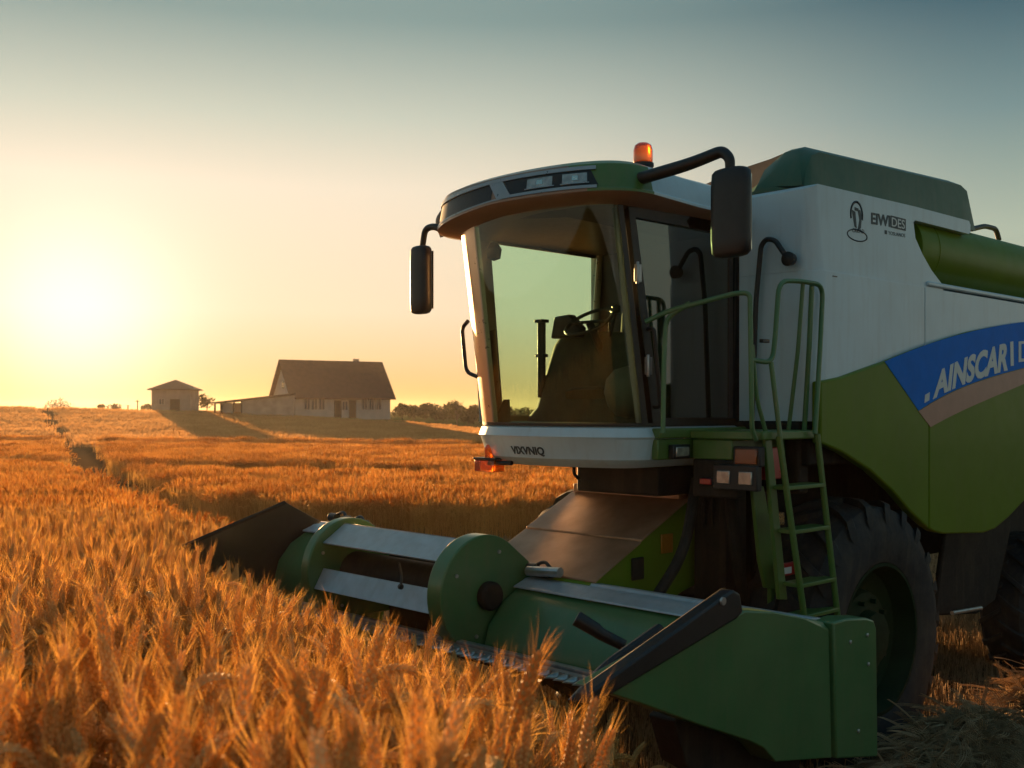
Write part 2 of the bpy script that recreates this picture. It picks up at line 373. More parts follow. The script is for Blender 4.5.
def stalk(bm, rng, base=(0,0), h=.95, hi=True, droop=None, lean=None):
    bx, by = base; az = rng.uniform(0, 6.283)
    droop = rng.choice([.15, .35, .8, 1.5, 2.3], p=[.22,.18,.18,.2,.22]) if droop is None else droop
    lean = rng.uniform(.02, .14) if lean is None else lean
    dirx, diry = math.cos(az), math.sin(az)
    # stem curve by angle from vertical
    n = 7 if hi else 3; seg = h*.86/n; ang = lean*.3; p = Vector((bx, by, 0)); P = [p.copy()]
    for i in range(n):
        ang += lean/n; 
        if i >= n-2: ang += droop*.12
        p = p + Vector((dirx*math.sin(ang), diry*math.sin(ang), math.cos(ang)))*seg; P.append(p.copy())
    rad = .0018 if hi else .003
    if hi: tube(bm, P, [rad*1.15]*len(P), seg=4, r=0, cap=False)
    else:
        s = Vector((-diry, dirx, 0))*rad
        V = [(bm.verts.new(q-s), bm.verts.new(q+s)) for q in P]
        for i in range(len(V)-1): bm.faces.new((V[i][0], V[i][1], V[i+1][1], V[i+1][0]))
    # ear
    el = rng.uniform(.12, .17)*(1.0 if hi else .95); m = 10 if hi else 4; E = [P[-1]]; T = []
    for i in range(m):
        ang += droop/m
        t = Vector((dirx*math.sin(ang), diry*math.sin(ang), math.cos(ang))); T.append(t)
        E.append(E[-1] + t*el/m)
    side0 = Vector((-diry, dirx, 0))
    if hi:
        # overlapping kernels in four rows
        for i in range(m*2):
            f = i/(m*2); k = min(int(f*m), m-1); c = E[k].lerp(E[k+1], f*m-k); t = T[k]
            nrm = t.cross(side0).normalized()
            for q in range(3):
                a = q*2.094 + (i % 2)*1.047 + rng.uniform(-.15, .15)
                o = (side0*math.cos(a) + nrm*math.sin(a))
                g = .0115*(1 - .35*abs(2*f-.8))
                d = (t*.93 + o*.22).normalized(); cc = c + o*g*.62
                s2 = d.cross(o).normalized(); L2 = .0195
                tip = cc + d*L2; mid = cc + d*L2*.45
                q4 = [bm.verts.new(mid + o*g*.62), bm.verts.new(mid + s2*g*.6), bm.verts.new(mid - o*g*.3), bm.verts.new(mid - s2*g*.6)]
                vb, vt = bm.verts.new(cc - d*.002), bm.verts.new(tip)
                for j in range(4):
                    bm.faces.new((q4[j], q4[(j+1) % 4], vt)).material_index = 1; bm.faces.new((q4[(j+1) % 4], q4[j], vb)).material_index = 1
                if (i*3+q) % 2 == 0 and (f > .35 or q == 0):
                    al = rng.uniform(.06, .11)*(1.05-.3*f); ad = (t*1.0 + o*rng.uniform(.10, .30)).normalized()
                    s3 = ad.cross(Vector((rng.normal(), rng.normal(), rng.normal()))).normalized()*.00042
                    b1, b2 = bm.verts.new(tip-s3), bm.verts.new(tip+s3); e1 = bm.verts.new(tip + ad*al*.5 + o*.002 + s3*.7); e0 = bm.verts.new(tip + ad*al*.5 + o*.002 - s3*.7)
                    ee = bm.verts.new(tip + ad*al + o*al*.12)
                    bm.faces.new((b1, b2, e1, e0)); bm.faces.new((e0, e1, ee))
        # dry leaves
        for _ in range(rng.integers(1, 3)):
            k = rng.integers(1, n-1); c = P[k]; a = rng.uniform(0, 6.28); o = Vector((math.cos(a), math.sin(a), 0)); s = Vector((-o.y, o.x, 0))
            L3 = rng.uniform(.12, .26); prev = None
            for j in range(6):
                f = j/5; ctr = c + o*L3*f*.8 + Vector((0,0,1))*(L3*.7*f - L3*1.3*f*f); wd = .0045*(1-f)+.0004
                vv = (bm.verts.new(ctr-s*wd), bm.verts.new(ctr+s*wd))
                if prev: bm.faces.new((prev[0], prev[1], vv[1], vv[0]))
                prev = vv
    else:
        rr = [.003, .0085, .0095, .007, .002]
        rings = []
        for i in range(m+1):
            t = T[min(i, m-1)]; nrm = t.cross(side0).normalized()
            rings.append([E[i] + (side0*math.cos(a) + nrm*math.sin(a))*rr[min(i, 4)]*1.15 for a in (0, 1.57, 3.14, 4.71)])
        loft(bm, rings, caps=False)
        for i in range(7):
            k = i % m; c = E[k]; t = T[k]; nrm = t.cross(side0).normalized(); a = rng.uniform(0, 6.28)
            o = side0*math.cos(a) + nrm*math.sin(a); ad = (t + o*rng.uniform(.15, .45)).normalized(); al = rng.uniform(.06, .11)
            s3 = ad.cross(Vector((rng.normal(), rng.normal(), rng.normal()))).normalized()*.0016
            bm.faces.new((bm.verts.new(c+o*.006-s3), bm.verts.new(c+o*.006+s3), bm.verts.new(c+ad*(al+.02))))

def proto_mesh(name, bm, m):
    me = bpy.data.meshes.new(name); 
    for f in bm.faces: f.smooth = False
    bm.to_mesh(me); bm.free(); me.materials.append(m); me.materials.append(EAR)
    return bpy.data.objects.new(name, me)

def scatter(name, protos, pts, rots, scl, idx, mat_):
    c = bpy.data.collections.new(name + "_kinds")
    for o in protos: c.objects.link(o)
    me = bpy.data.meshes.new(name); me.vertices.add(len(pts)); me.vertices.foreach_set("co", np.asarray(pts, np.float32).ravel())
    a = me.attributes.new("rot", 'FLOAT_VECTOR', 'POINT'); a.data.foreach_set("vector", np.asarray(rots, np.float32).ravel())
    a = me.attributes.new("scl", 'FLOAT', 'POINT'); a.data.foreach_set("value", np.asarray(scl, np.float32))
    a = me.attributes.new("idx", 'INT', 'POINT'); a.data.foreach_set("value", np.asarray(idx, np.int32))
    me.materials.append(mat_)
    o = bpy.data.objects.new(name, me); COL.objects.link(o)
    g = bpy.data.node_groups.new(name, 'GeometryNodeTree')
    g.interface.new_socket("Geometry", in_out='INPUT', socket_type='NodeSocketGeometry')
    g.interface.new_socket("Geometry", in_out='OUTPUT', socket_type='NodeSocketGeometry')
    n = g.nodes; l = g.links
    gi, go = n.new("NodeGroupInput"), n.new("NodeGroupOutput")
    ip = n.new("GeometryNodeInstanceOnPoints"); ci = n.new("GeometryNodeCollectionInfo")
    ci.inputs["Collection"].default_value = c; ci.inputs["Separate Children"].default_value = True; ci.inputs["Reset Children"].default_value = True
    def na(nm, ty):
        k = n.new("GeometryNodeInputNamedAttribute"); k.data_type = ty; k.inputs[0].default_value = nm; return k.outputs[0]
    er = n.new("FunctionNodeEulerToRotation")
    l.new(na("rot", 'FLOAT_VECTOR'), er.inputs[0]); l.new(er.outputs[0], ip.inputs["Rotation"])
    l.new(na("scl", 'FLOAT'), ip.inputs["Scale"]); l.new(na("idx", 'INT'), ip.inputs["Instance Index"])
    ip.inputs["Pick Instance"].default_value = True
    l.new(gi.outputs[0], ip.inputs["Points"]); l.new(ci.outputs[0], ip.inputs["Instance"]); l.new(ip.outputs[0], go.inputs[0])
    md = o.modifiers.new("scatter", 'NODES'); md.node_group = g
    return o

def wheat():
    prot = []
    for i in range(22):
        bm = new(); stalk(bm, RNG, h=RNG.uniform(.9, 1.02), hi=True); prot.append(proto_mesh("wheat_%02d" % i, bm, WHEAT))
    # near crop: single plants
    pts = []
    dens = [(0.5, 4.0, 170), (4.0, 9.5, 220), (9.5, 15, 200)]
    for y0, y1, dn in dens:
        area = (y1-y0)*(1.0*(y0+y1)/2 + 1.6); k = int(area*dn)
        y = RNG.uniform(y0, y1, k*2); half = (y*1.0 + 1.6)
        keep = RNG.uniform(0, 1, k*2) < half/(y1+1.6)
        y = y[keep]; half = half[keep]; u = RNG.uniform(0, 1, len(y)); x = -.85*y - .9 + u*half
        pts.append(np.stack([x, y], 1))
    P = np.concatenate(pts); m = wheat_mask(P[:,0], P[:,1]); P = P[m]
    # keep the lens itself free
    P = P[np.hypot(P[:,0], P[:,1]) > .75]
    n = len(P); z = ground(P[:,0], P[:,1])
    # wind leans the heads together in soft waves
    wv = np.sin(P[:,0]*1.7 + P[:,1]*.9)*.5 + np.sin(P[:,0]*.6 - P[:,1]*1.9)*.5
    rot = np.stack([RNG.normal(0, .085, n) + .03*wv, RNG.normal(.02, .085, n) + .05*wv, RNG.uniform(0, 6.283, n)], 1)
    scl = np.clip(RNG.normal(.99, .07, n) + .03*wv, .78, 1.12)
    print("near wheat", n)
    o = scatter("wheat_crop", prot, np.column_stack([P, z-.02]), rot, scl, RNG.integers(0, 22, n), WHEAT)
    tag(o, "dense golden ripe wheat with long awns standing in front of the harvester", "wheat", kind="stuff")
    # far crop: square metre clumps
    prot = []
    for i in range(5):
        bm = new()
        for k in range(170):
            stalk(bm, RNG, (RNG.uniform(-.55, .55), RNG.uniform(-.55, .55)), h=RNG.uniform(.84, 1.02), hi=False)
        prot.append(proto_mesh("wheat_clump_%d" % i, bm, WHEAT))
    P = []
    y = 14.3
    while y < 100:
        st = .85 if y < 40 else 1.0
        xs = np.arange(-.9*y - 2, .62*y, st); P.append(np.column_stack([xs + RNG.uniform(-.25, .25, len(xs)), np.full(len(xs), y) + RNG.uniform(-.25, .25, len(xs))])); y += st
    P = np.concatenate(P); P = P[wheat_mask(P[:,0], P[:,1])]
    n = len(P); z = ground(P[:,0], P[:,1]); print("far clumps", n)
    rot = np.stack([np.zeros(n), np.zeros(n), RNG.uniform(0, 6.283, n)], 1)
    o = scatter("distant_wheat", prot, np.column_stack([P, z-.02]), rot, RNG.uniform(.92, 1.08, n), RNG.integers(0, 5, n), WHEAT)
    tag(o, "golden wheat field stretching from the harvester to the far farmhouse", "wheat", kind="stuff")
wheat()

PALE = leafy("pale_stubble", (.70, .38, .15), (.60, .30, .11), .5)
def mown_field():
    prot = []
    for i in range(4):
        bm = new()
        for k in range(150):
            a, b = RNG.uniform(-.9, .9, 2); h = RNG.uniform(.15, .32); t = RNG.uniform(0, 6.28); s = Vector((math.cos(t), math.sin(t), 0))*.02
            d = Vector((RNG.normal(0, .05), RNG.normal(0, .05), h)); c = Vector((a, b, 0))
            bm.faces.new((bm.verts.new(c-s), bm.verts.new(c+s), bm.verts.new(c+s*.7+d), bm.verts.new(c-s*.7+d)))
        prot.append(proto_mesh("stubble_patch_%d" % i, bm, PALE))
    P = []; y = 61
    while y < 119:
        xs = np.arange(-.75*y, .3*y, 1.35); P.append(np.column_stack([xs + RNG.uniform(-.4, .4, len(xs)), y + RNG.uniform(-.4, .4, len(xs))])); y += 1.4
    P = np.concatenate(P); P = P[P[:,1] > 64.5 - .1*P[:,0]]; dl = P[:,0] - (-.46*P[:,1] + 3.0); P = P[np.abs(dl) > 1.15]; n = len(P)
    o = scatter("mown_stubble", prot, np.column_stack([P, ground(P[:,0], P[:,1])]), np.stack([np.zeros(n), np.zeros(n), RNG.uniform(0, 6, n)], 1), RNG.uniform(.9, 1.2, n), RNG.integers(0, 4, n), PALE)
    tag(o, "pale mown stubble strip between the standing wheat and the farmhouse", "stubble", kind="stuff")
mown_field()

def straw():
    prot = []
    for i in range(8):
        bm = new(); L = RNG.uniform(.25, .5); bend = RNG.uniform(.3, 1.6)
        P = []; ang = -.1; p = Vector((0,0,0))
        for k in range(8):
            P.append(p.copy()); p = p + Vector((math.cos(ang), .15*math.sin(k), math.sin(ang)))*L/8; ang -= bend/8
        for dy in (-.012, 0, .011):
            tube(bm, [q + Vector((0, dy, dy*.7)) for q in P], [.0032, .0015], seg=4, r=0, cap=False)
        prot.append(proto_mesh("straw_%d" % i, bm, STRAW))
    # windrow beside the machine's left track: a ridge in the machine frame
    n = 15000; L = RNG.uniform(-5, 1.15, n); W = 2.15 + .12*np.sin(L*1.7) + RNG.normal(0, .30, n)
    hgt = np.maximum(.50*np.exp(-((W-2.15)/.42)**2)*(1+.2*np.sin(L*4+1)), 0)*RNG.uniform(.3, 1, n)
    wx, wy = [], []
    for a, b in zip(L, W):
        p = toworld(a, b); wx.append(p[0]); wy.append(p[1])
    wx, wy = np.array(wx), np.array(wy); z = ground(wx, wy) + hgt + .02
    rot = np.stack([RNG.normal(0, .4, n), RNG.normal(-.1, .45, n), RNG.normal(-2.3, .8, n)], 1)
    o = scatter("straw_windrow", prot, np.column_stack([wx, wy, z]), rot, RNG.uniform(.7, 1.25, n), RNG.integers(0, 8, n), STRAW)
    tag(o, "pile of dry cut straw lying beside the big front tyre", "straw", kind="stuff")
    # stubble: short cut stems where the machine has been
    prot = []
    for i in range(4):
        bm = new()
        for k in range(14):
            a, b = RNG.uniform(-.16, .16, 2); h = RNG.uniform(.07, .17)
            tube(bm, [(a, b, 0), (a+RNG.normal(0,.015), b+RNG.normal(0,.015), h)], [.003, .0026], seg=4, r=0, cap=False)
        prot.append(proto_mesh("stubble_%d" % i, bm, STRAW))
    n = 16000; y = RNG.uniform(5, 22, n); x = RNG.uniform(-.35, .75, n)*y + .5
    m = ~wheat_mask(x, y); x, y = x[m], y[m]; L, W = loc_LW(x, y); m = (L < 3.2) | (W > 2.6); x, y = x[m], y[m]; n = len(x)
    o = scatter("stubble", prot, np.column_stack([x, y, ground(x, y)]), np.stack([np.zeros(n), np.zeros(n), RNG.uniform(0, 6, n)], 1), RNG.uniform(.8, 1.3, n), RNG.integers(0, 4, n), STRAW)
    tag(o, "short cut wheat stubble on the dark soil round the harvester", "stubble", kind="stuff")
straw()

# ------------------------------------------------------------------ COMBINE
cx, cy = float(A0[0]), float(A0[1])
H = empty("combine_harvester", "large green and white combine harvester with a blue stripe, cutting wheat", "combine harvester", (cx, cy, 0), MROT)

# --- hull -----------------------------------------------------------
WB = 1.44
def Q(px, py, W=WB):
    a = spot(px, py, W=W); return (a[0], a[2])
SEAM = -.707
bm = new()
def vbevel(A, B, idx, off, seg=6):
    es = []
    for i in idx:
        for e in A[i].link_edges:
            if e.other_vert(A[i]) in B: es.append(e)
    bmesh.ops.bevel(bm, geom=es, offset=off, segments=seg, profile=.5, affect='EDGES')
# lower white wall, two sheets with a seam between them
A_, B_ = prism(bm, [(.93, 2.62), (.93, 3.69), (SEAM+.006, 3.69), (SEAM+.006, 2.62)], 'y', .79, WB)
e = [e for e in bm.edges if abs(e.verts[0].co.x-.93) < 1e-4 and abs(e.verts[1].co.x-.93) < 1e-4 and abs(e.verts[0].co.y-WB) < 1e-4 and abs(e.verts[1].co.y-WB) < 1e-4]
bmesh.ops.bevel(bm, geom=e, offset=.13, segments=6, profile=.5, affect='EDGES')
prism(bm, [(SEAM-.006, 2.62), (SEAM-.006, 3.69), (-5.2, 3.69), (-5.2, 2.62)], 'y', .79, WB)
body = finish(bm, "body", WHITE, H, .0015)
# upper wall with the cut-out for the unloading tube
bm = new()
cut = [Q(915, 222), Q(917, 238), Q(924, 254), Q(933, 270), Q(943.6, 284)]
up = [(.93, 3.691), (.93, 4.27), (.90, 4.295)] + [(SEAM*.8, 4.325), (-1.55, 4.33), (-1.58, 4.30), (-1.58, 4.235), (-1.55, 4.215)] + [(cut[0][0]-.03, 4.215)] + [cut[0]] + cut[1:] + [(cut[-1][0]-.02, 3.691)]
prism(bm, up, 'y', .79, WB-.012)
e = [e for e in bm.edges if abs(e.verts[0].co.x-.93) < 1e-4 and abs(e.verts[1].co.x-.93) < 1e-4 and abs(e.verts[0].co.y-WB+.012) < 1e-4 and abs(e.verts[1].co.y-WB+.012) < 1e-4]
bmesh.ops.bevel(bm, geom=e, offset=.13, segments=6, profile=.5, affect='EDGES')
finish(bm, "upper_panel", WHITE, H, .0015)
bm = new()
box(bm, (-5.2, -1.42, 2.62), (-.05, -.772, 3.69)); box(bm, (-5.2, -.77, 2.62), (.75, .788, 3.69)); box(bm, (-1.6, -1.42, 3.702), (-.05, -.772, 4.29)); box(bm, (-1.6, -.77, 3.702), (.75, .788, 4.29))
box(bm, (-5.0, -1.2, 3.702), (-1.61, .788, 4.1))
finish(bm, "grain_tank", WHITE, H, .03)
bm = new(); box(bm, (.66, WB-.002, 3.655), (.72, WB+.004, 3.662)); finish(bm, "latch", BLACK, H)
bm = new(); prism(bm, [(-.75, 3.745), (-.75, 3.705), (-5.2, 3.705), (-5.2, 3.745)], 'y', 1.0, WB+.012); finish(bm, "ledge", WHITE, H, .012)

# green side shields
gt = [(.935, 2.90), Q(838, 377), Q(860, 369), Q(880, 362)]
gfl = [Q(926, 427), Q(945, 416)]
GW = WB + .035
arch = [(.935, 2.47), Q(838, 452), Q(866, 470), Q(889, 491), Q(907, 512)]
bm = new()
topc = [(.935, 2.90), Q(838,377), Q(860,369), Q(880,362), Q(905,352), (SEAM+.005, Q(925,345)[1])]
prism(bm, topc + [(SEAM+.005, Q(925, 528)[1])] + arch[::-1], 'y', WB-.04, GW)
f1 = finish(bm, "side_shield", LIME, H, .014, segs=3)
bm = new()
topr = [(SEAM-.005, Q(925.6,345)[1]), Q(945,338), Q(965,332), Q(990,327), Q(1024,322), (-3.4, 3.42), (-5.25, 3.4)]
botr = [(-5.25, 2.25), (-3.6, 2.2), Q(1024, 497), Q(1005, 517), Q(992, 528), Q(980, 532.5), Q(940, 533.5), Q(930, 531), (SEAM-.005, Q(925.6, 528)[1])]
prism(bm, topr + botr, 'y', WB-.04, GW)
f2 = finish(bm, "side_shield", LIME, H, .014, segs=3)

def band(name, top, bot, m, w0, w1):
    """strip between two curves of equal count (L,z)"""
    bm = new(); n = len(top)
    V = [[bm.verts.new((p[0], w_, p[1])) for p in c] for c in (top, bot) for w_ in (w0, w1)]
    T0, T1, B0, B1 = V
    for i in range(n-1):
        bm.faces.new((T1[i], T1[i+1], B1[i+1], B1[i])); bm.faces.new((T0[i], B0[i], B0[i+1], T0[i+1]))
        bm.faces.new((T0[i], T0[i+1], T1[i+1], T1[i])); bm.faces.new((B0[i], B1[i], B1[i+1], B0[i+1]))
    bm.faces.new((T0[0], T1[0], B1[0], B0[0])); bm.faces.new((T0[-1], B0[-1], B1[-1], T1[-1]))
    return finish(bm, name, m, H)
def interp_curve(pts, Ls):
    pts = sorted([(-p[0], p[1]) for p in pts]); xs = [p[0] for p in pts]; zs = [p[1] for p in pts]
    # smooth quadratic fit
    c = np.polyfit(xs, zs, 3); return [(L, float(np.polyval(c, -L))) for L in Ls]
btop = [Q(880,362), Q(905,352), Q(930,343), Q(965,332), Q(1000,326), Q(1024,322)]
bbot = [Q(914,411), Q(927,403), Q(945,393), Q(965,385), Q(985,378), Q(1005,372), Q(1024,367)]
pbot = [Q(926,427), Q(945,417), Q(965,407), Q(985,399), Q(1005,390), Q(1024,382)]
n_ = 24
tl_ = np.linspace(btop[0][0], -2.72, n_); bl_ = np.linspace(bbot[0][0], -2.72, n_); pl_ = np.linspace(pbot[0][0], -2.72, n_)
TOPC = [(a, b+.004) for a, b in interp_curve(btop, tl_)]; MIDC = interp_curve(bbot, bl_); BOTC = interp_curve(pbot, pl_)
def extend(c, e): return c + [(-5.2, e)]
band("stripe", extend(TOPC, 3.36), extend([(a, b+.003) for a, b in MIDC], 3.10), BLUE, GW+.001, GW+.004)["label"] = "blue swoosh stripe carrying white lettering"
band("stripe", extend([(a, b-.003) for a, b in MIDC], 3.094), extend(BOTC, 2.96), PEACH, GW+.001, GW+.0045)["label"] = "peach stripe below the blue one"

def text_mesh(s, shear=0, weight=.02):
    cu = bpy.data.curves.new("t", 'FONT'); cu.body = s; cu.offset = weight; cu.shear = shear; cu.size = 1; cu.resolution_u = 4
    o = bpy.data.objects.new("t", cu); COL.objects.link(o); bpy.context.view_layer.update()
    me = bpy.data.meshes.new_from_object(o.evaluated_get(bpy.context.evaluated_depsgraph_get()))
    bpy.data.objects.remove(o); return me
def lettering(s, fn, parent, m, name="lettering", shear=0, weight=.02, thick=.003, sub=True):
    """fn(u, v) -> point, u in 0..1 along the word, v in cap heights"""
    me = text_mesh(s, shear, weight); bm = new(); bm.from_mesh(me)
    if sub: bmesh.ops.subdivide_edges(bm, edges=[e for e in bm.edges if e.calc_length() > .25], cuts=2)
    xs = [v.co.x for v in bm.verts]; ys = [v.co.y for v in bm.verts]; x0, x1 = min(xs), max(xs); y1 = max(ys); y0 = min(0, 0)
    for v in bm.verts: v.co = Vector(fn((v.co.x-x0)/(x1-x0), v.co.y/y1))
    r = bmesh.ops.extrude_face_region(bm, geom=bm.faces[:])
    nrm = Vector((0, 1, 0)) if fn.__name__ != 'front' else Vector((1, 0, 0))
    for v in [g for g in r["geom"] if isinstance(g, bmesh.types.BMVert)]: v.co += nrm*thick
    return finish(bm, name, m, parent, sharp=20)
def mid_at(L): return float(np.interp(-L, [-p[0] for p in MIDC], [p[1] for p in MIDC]))
def bandtext(L0, L1, h0, h1):
    def fn(u, v):
        L = L0 + (L1-L0)*u; h = h0 + (h1-h0)*u; return (L + .05*v*-1, GW+.005, mid_at(L) + .035 + h*v)
    return fn
La, Lb = Q(927, 400)[0], Q(1003, 370)[0]
lettering("AINSCAR", bandtext(Q(928,400)[0], Lb, .205, .25), H, TEXTW, weight=.042)
bm = new(); a_ = Q(919.5, 0)[0]; prism(bm, [(a_, mid_at(a_)+.035), (a_-.08, mid_at(a_-.08)+.035), (a_-.09, mid_at(a_-.08)+.10), (a_-.01, mid_at(a_)+.10)], 'y', GW+.005, GW+.008)
finish(bm, "lettering", TEXTW, H)
bm = new(); prism(bm, [(Q(1006,0)[0], mid_at(-2.3)+.05), (Q(1009,0)[0], mid_at(-2.35)+.05), (Q(1008.5,0)[0], mid_at(-2.35)+.27), (Q(1005.5,0)[0], mid_at(-2.3)+.27)], 'y', GW+.005, GW+.008)
finish(bm, "lettering", BLUE if False else TEXTW, H)
bm = new(); x0 = Q(1014,0)[0]
prism(bm, [(x0, mid_at(-2.6)+.05), (x0-.62, mid_at(-2.72)+.09), (x0-.62, mid_at(-2.72)+.27), (x0, mid_at(-2.6)+.24)], 'y', GW+.005, GW+.008)
finish(bm, "badge", TEXTW, H)
def badge(u, v): return (x0-.06-.5*u, GW+.009, mid_at(-2.65)+.085+.01*u+.13*v)
lettering("EI", badge, H, BLUE, weight=.03)
# small words and crest high on the wall
WU = WB-.012
def flat(p0, p1, h, W=WU):
    a, b = Q(*p0, W=W), Q(*p1, W=W)
    def fn(u, v): return (a[0]+(b[0]-a[0])*u, W+.001, a[1]+(b[1]-a[1])*u + h*v)
    return fn
lettering("EIWI", flat((871, 223.5), (890, 226.5), .083), H, TEXTD, weight=.03, thick=.002)
a, b = Q(890.5, 0, WU)[0], Q(905.5, 0, WU)[0]
z0, z1 = Q(891, 227.5, WU)[1], Q(891, 215.5, WU)[1]
bm = new(); prism(bm, [(a, z0), (b, z0-.0), (b, z1), (a, z1)], 'y', WU+.001, WU+.003); finish(bm, "badge", TEXTD, H)
def fn(u, v): return (a-.012+(b-a+.03)*u, WU+.0035, z0+.012+(z1-z0-.024)*v)
lettering("DES", fn, H, TEXTW, weight=.01, thick=.001)
lettering("\u25a0 YOSUANOS", flat((884.5, 234), (905, 237.5), .03), H, TEXTD, weight=0, thick=.001)
bm = new()   # oval crest with a helmet-like form and a small ribbon under it
cxp, czp = Q(856.5, 215, WU)
def ring2(cx_, cz_, a0, a1, r0, rz0, r1, rz1, n=20, w0=WU+.001, w1=WU+.003):
    o, i = [], []
    for k in range(n+1):
        t = a0+(a1-a0)*k/n; o.append((cx_-math.cos(t)*r0, cz_+math.sin(t)*rz0)); i.append((cx_-math.cos(t)*r1, cz_+math.sin(t)*rz1))
    for k in range(n): prism(bm, [o[k], o[k+1], i[k+1], i[k]], 'y', w0, w1)
ring2(cxp, czp, -.3, 3.5, .095, .105, .075, .088)
prism(bm, [(cxp+.07, czp+.03), (cxp+.03, czp-.09), (cxp+.0, czp-.10), (cxp+.02, czp+.02)], 'y', WU+.001, WU+.003)
prism(bm, [(cxp-.075, czp-.0), (cxp-.06, czp-.09), (cxp-.01, czp-.125), (cxp-.04, czp-.03), (cxp-.015, czp+.035), (cxp-.05, czp+.045)], 'y', WU+.001, WU+.003)
ring2(cxp-.01, czp-.150, 0, 6.2832, .150, .046, .138, .037)
prism(bm, [(cxp+.03, czp+.055), (cxp-.03, czp+.05), (cxp-.02, czp+.03), (cxp+.03, czp+.03)], 'y', WU+.001, WU+.003)
finish(bm, "crest", TEXTD, H)
lettering("CROAD", flat((852, 232.0), (864, 233.6), .03), H, TEXTD, weight=.01, thick=.001)

# unloading tube
bm = new()
lathe(bm, [(0.0,0),(.27,0),(.275,.03),(.275,.30),(.281,.302),(.281,.315),(.275,.317),(.275,5.5),(.0,5.5)], 'x', seg=40)
for v in bm.verts:
    t = v.co.x; v.co = Vector((-.72 - t, 1.20 + v.co.y*.8, 4.03 + v.co.z + .0*t))
aug = finish(bm, "unloading_tube", LIME, H)
bm = new(); box(bm, (-5.2, .9, 3.72), (-.5, .93, 4.21)); finish(bm, "recess_back", DARK, H)
bm = new(); tube(bm, [spot(972, 229, W=1.0), spot(985, 226, W=1.0), spot(996, 229, W=1.0), spot(999, 240, W=1.0)], .025, r=.08)
finish(bm, "hose", BLACK, H)
# tank covers
bm = new()
rings = []
for (L, zt, ins) in ((.90, 4.33, .02), (.85, 4.48, .06), (.76, 4.60, .12), (.66, 4.64, .14), (-1.68, 4.735, .14), (-1.80, 4.70, .10), (-1.93, 4.36, .02)):
    wo, wi = 1.32, .80
    rings.append([(L, wi, 4.298), (L, wi+.10, zt-.10 if zt > 4.45 else zt-.01), (L, wi+.27, zt), (L, wo-ins, zt), (L, wo-.02, zt-.06), (L, wo, 4.298)])
loft(bm, rings); finish(bm, "tank_cover", TGREEN, H, .03, segs=3)
bm = new(); pts = [spot(px_, py_, L=.62) for px_, py_ in ((690, 192), (716, 180), (748, 167), (772, 159), (786, 153), (790, 196))]
prism(bm, [(p[1], p[2]) for p in pts], 'x', .58, .64)
finish(bm, "tank_flap", RUST, H, .006)

# --- cab -------------------------------------------------------------
cab = None
def L0(z): return 1.967 + .177*(z-2.577)
def bul(z): return .38 - .05*(z-2.577)
def ccurve(z, off=0, t0=-90, t1=90, n=28, wd=.77):
    out = []
    for k in range(n+1):
        t = R(t0+(t1-t0)*k/n); out.append((L0(z) + (bul(z)+off)*max(0, math.cos(t))**.8, -(wd+off)*math.sin(t), z))
    return out
def plan(z, off, back): 
    c = ccurve(z, off); return c + [(back, -(.77+off), z), (back, .77+off, z)]
bm = new()   # floor pan and white apron
loft(bm, [plan(2.30, -.10, .95), plan(2.335, -.03, .95), plan(2.36, .0, .95), plan(2.50, .03, .95), plan(2.515, .042, .95), plan(2.575, .012, .95), plan(2.59, -.02, .95)])
for f in list(bm.faces): pass
cab = finish(bm, "cab", WHITE, H, 0, sharp=24)
bm = new()   # dark seal between apron and glass
loft(bm, [plan(2.588, .004, .93), plan(2.61, .004, .93), plan(2.61, -.05, .93)]); finish(bm, "seal", TRIM, cab)
bm = new()   # side fascia in green under the door
box(bm, (.80, .78, 2.36), (1.945, .84, 2.50)); box(bm, (.80, .78, 2.506), (1.945, .86, 2.575)); finish(bm, "sill", GREEN, cab, .01)
def front(u, v):
    return None
def apron_text():
    me = text_mesh("VIXVNIQ", 0, .03); bm = new(); bm.from_mesh(me)
    bmesh.ops.subdivide_edges(bm, edges=[e for e in bm.edges if e.calc_length() > .25], cuts=2)
    xs = [v.co.x for v in bm.verts]; x0, x1 = min(xs), max(xs); y1 = max(v.co.y for v in bm.verts)
    r = bmesh.ops.extrude_face_region(bm, geom=bm.faces[:])
    top = set(g for g in r["geom"] if isinstance(g, bmesh.types.BMVert))
    for v in bm.verts:
        u = (v.co.x-x0)/(x1-x0); z = 2.385 + .055*v.co.y/y1; t = R(15 - 25*u)
        off = .0008 + (z-2.36)*.2143 + (.003 if v in top else .0)
        L = L0(z) + (bul(z)+off)*math.cos(t)**.8; v.co = Vector((L, -(.77+off)*math.sin(t), z))
    finish(bm, "lettering", TEXTD, cab, sharp=20)
apron_text()
def shell(name, z0, z1, t0, t1, m, off0=0, off1=-.04, nz=8, n=16, parent=cab):
    bm = new(); zs = [z0+(z1-z0)*k/nz for k in range(nz+1)]
    rings = [ccurve(z, off0, t0, t1, n) + ccurve(z, off1, t0, t1, n)[::-1] for z in zs]
    loft(bm, rings); return finish(bm, name, m, parent, 0)
ws = shell("windshield", 2.61, 4.06, -86, 34, GLASSF, -.005, -.011, n=26)
shell("front_pillar", 2.61, 4.06, 34, 90, PILLAR, .004, -.035)
shell("front_pillar", 2.61, 4.06, -90, -84.5, TRIM, .004, -.06, n=4)
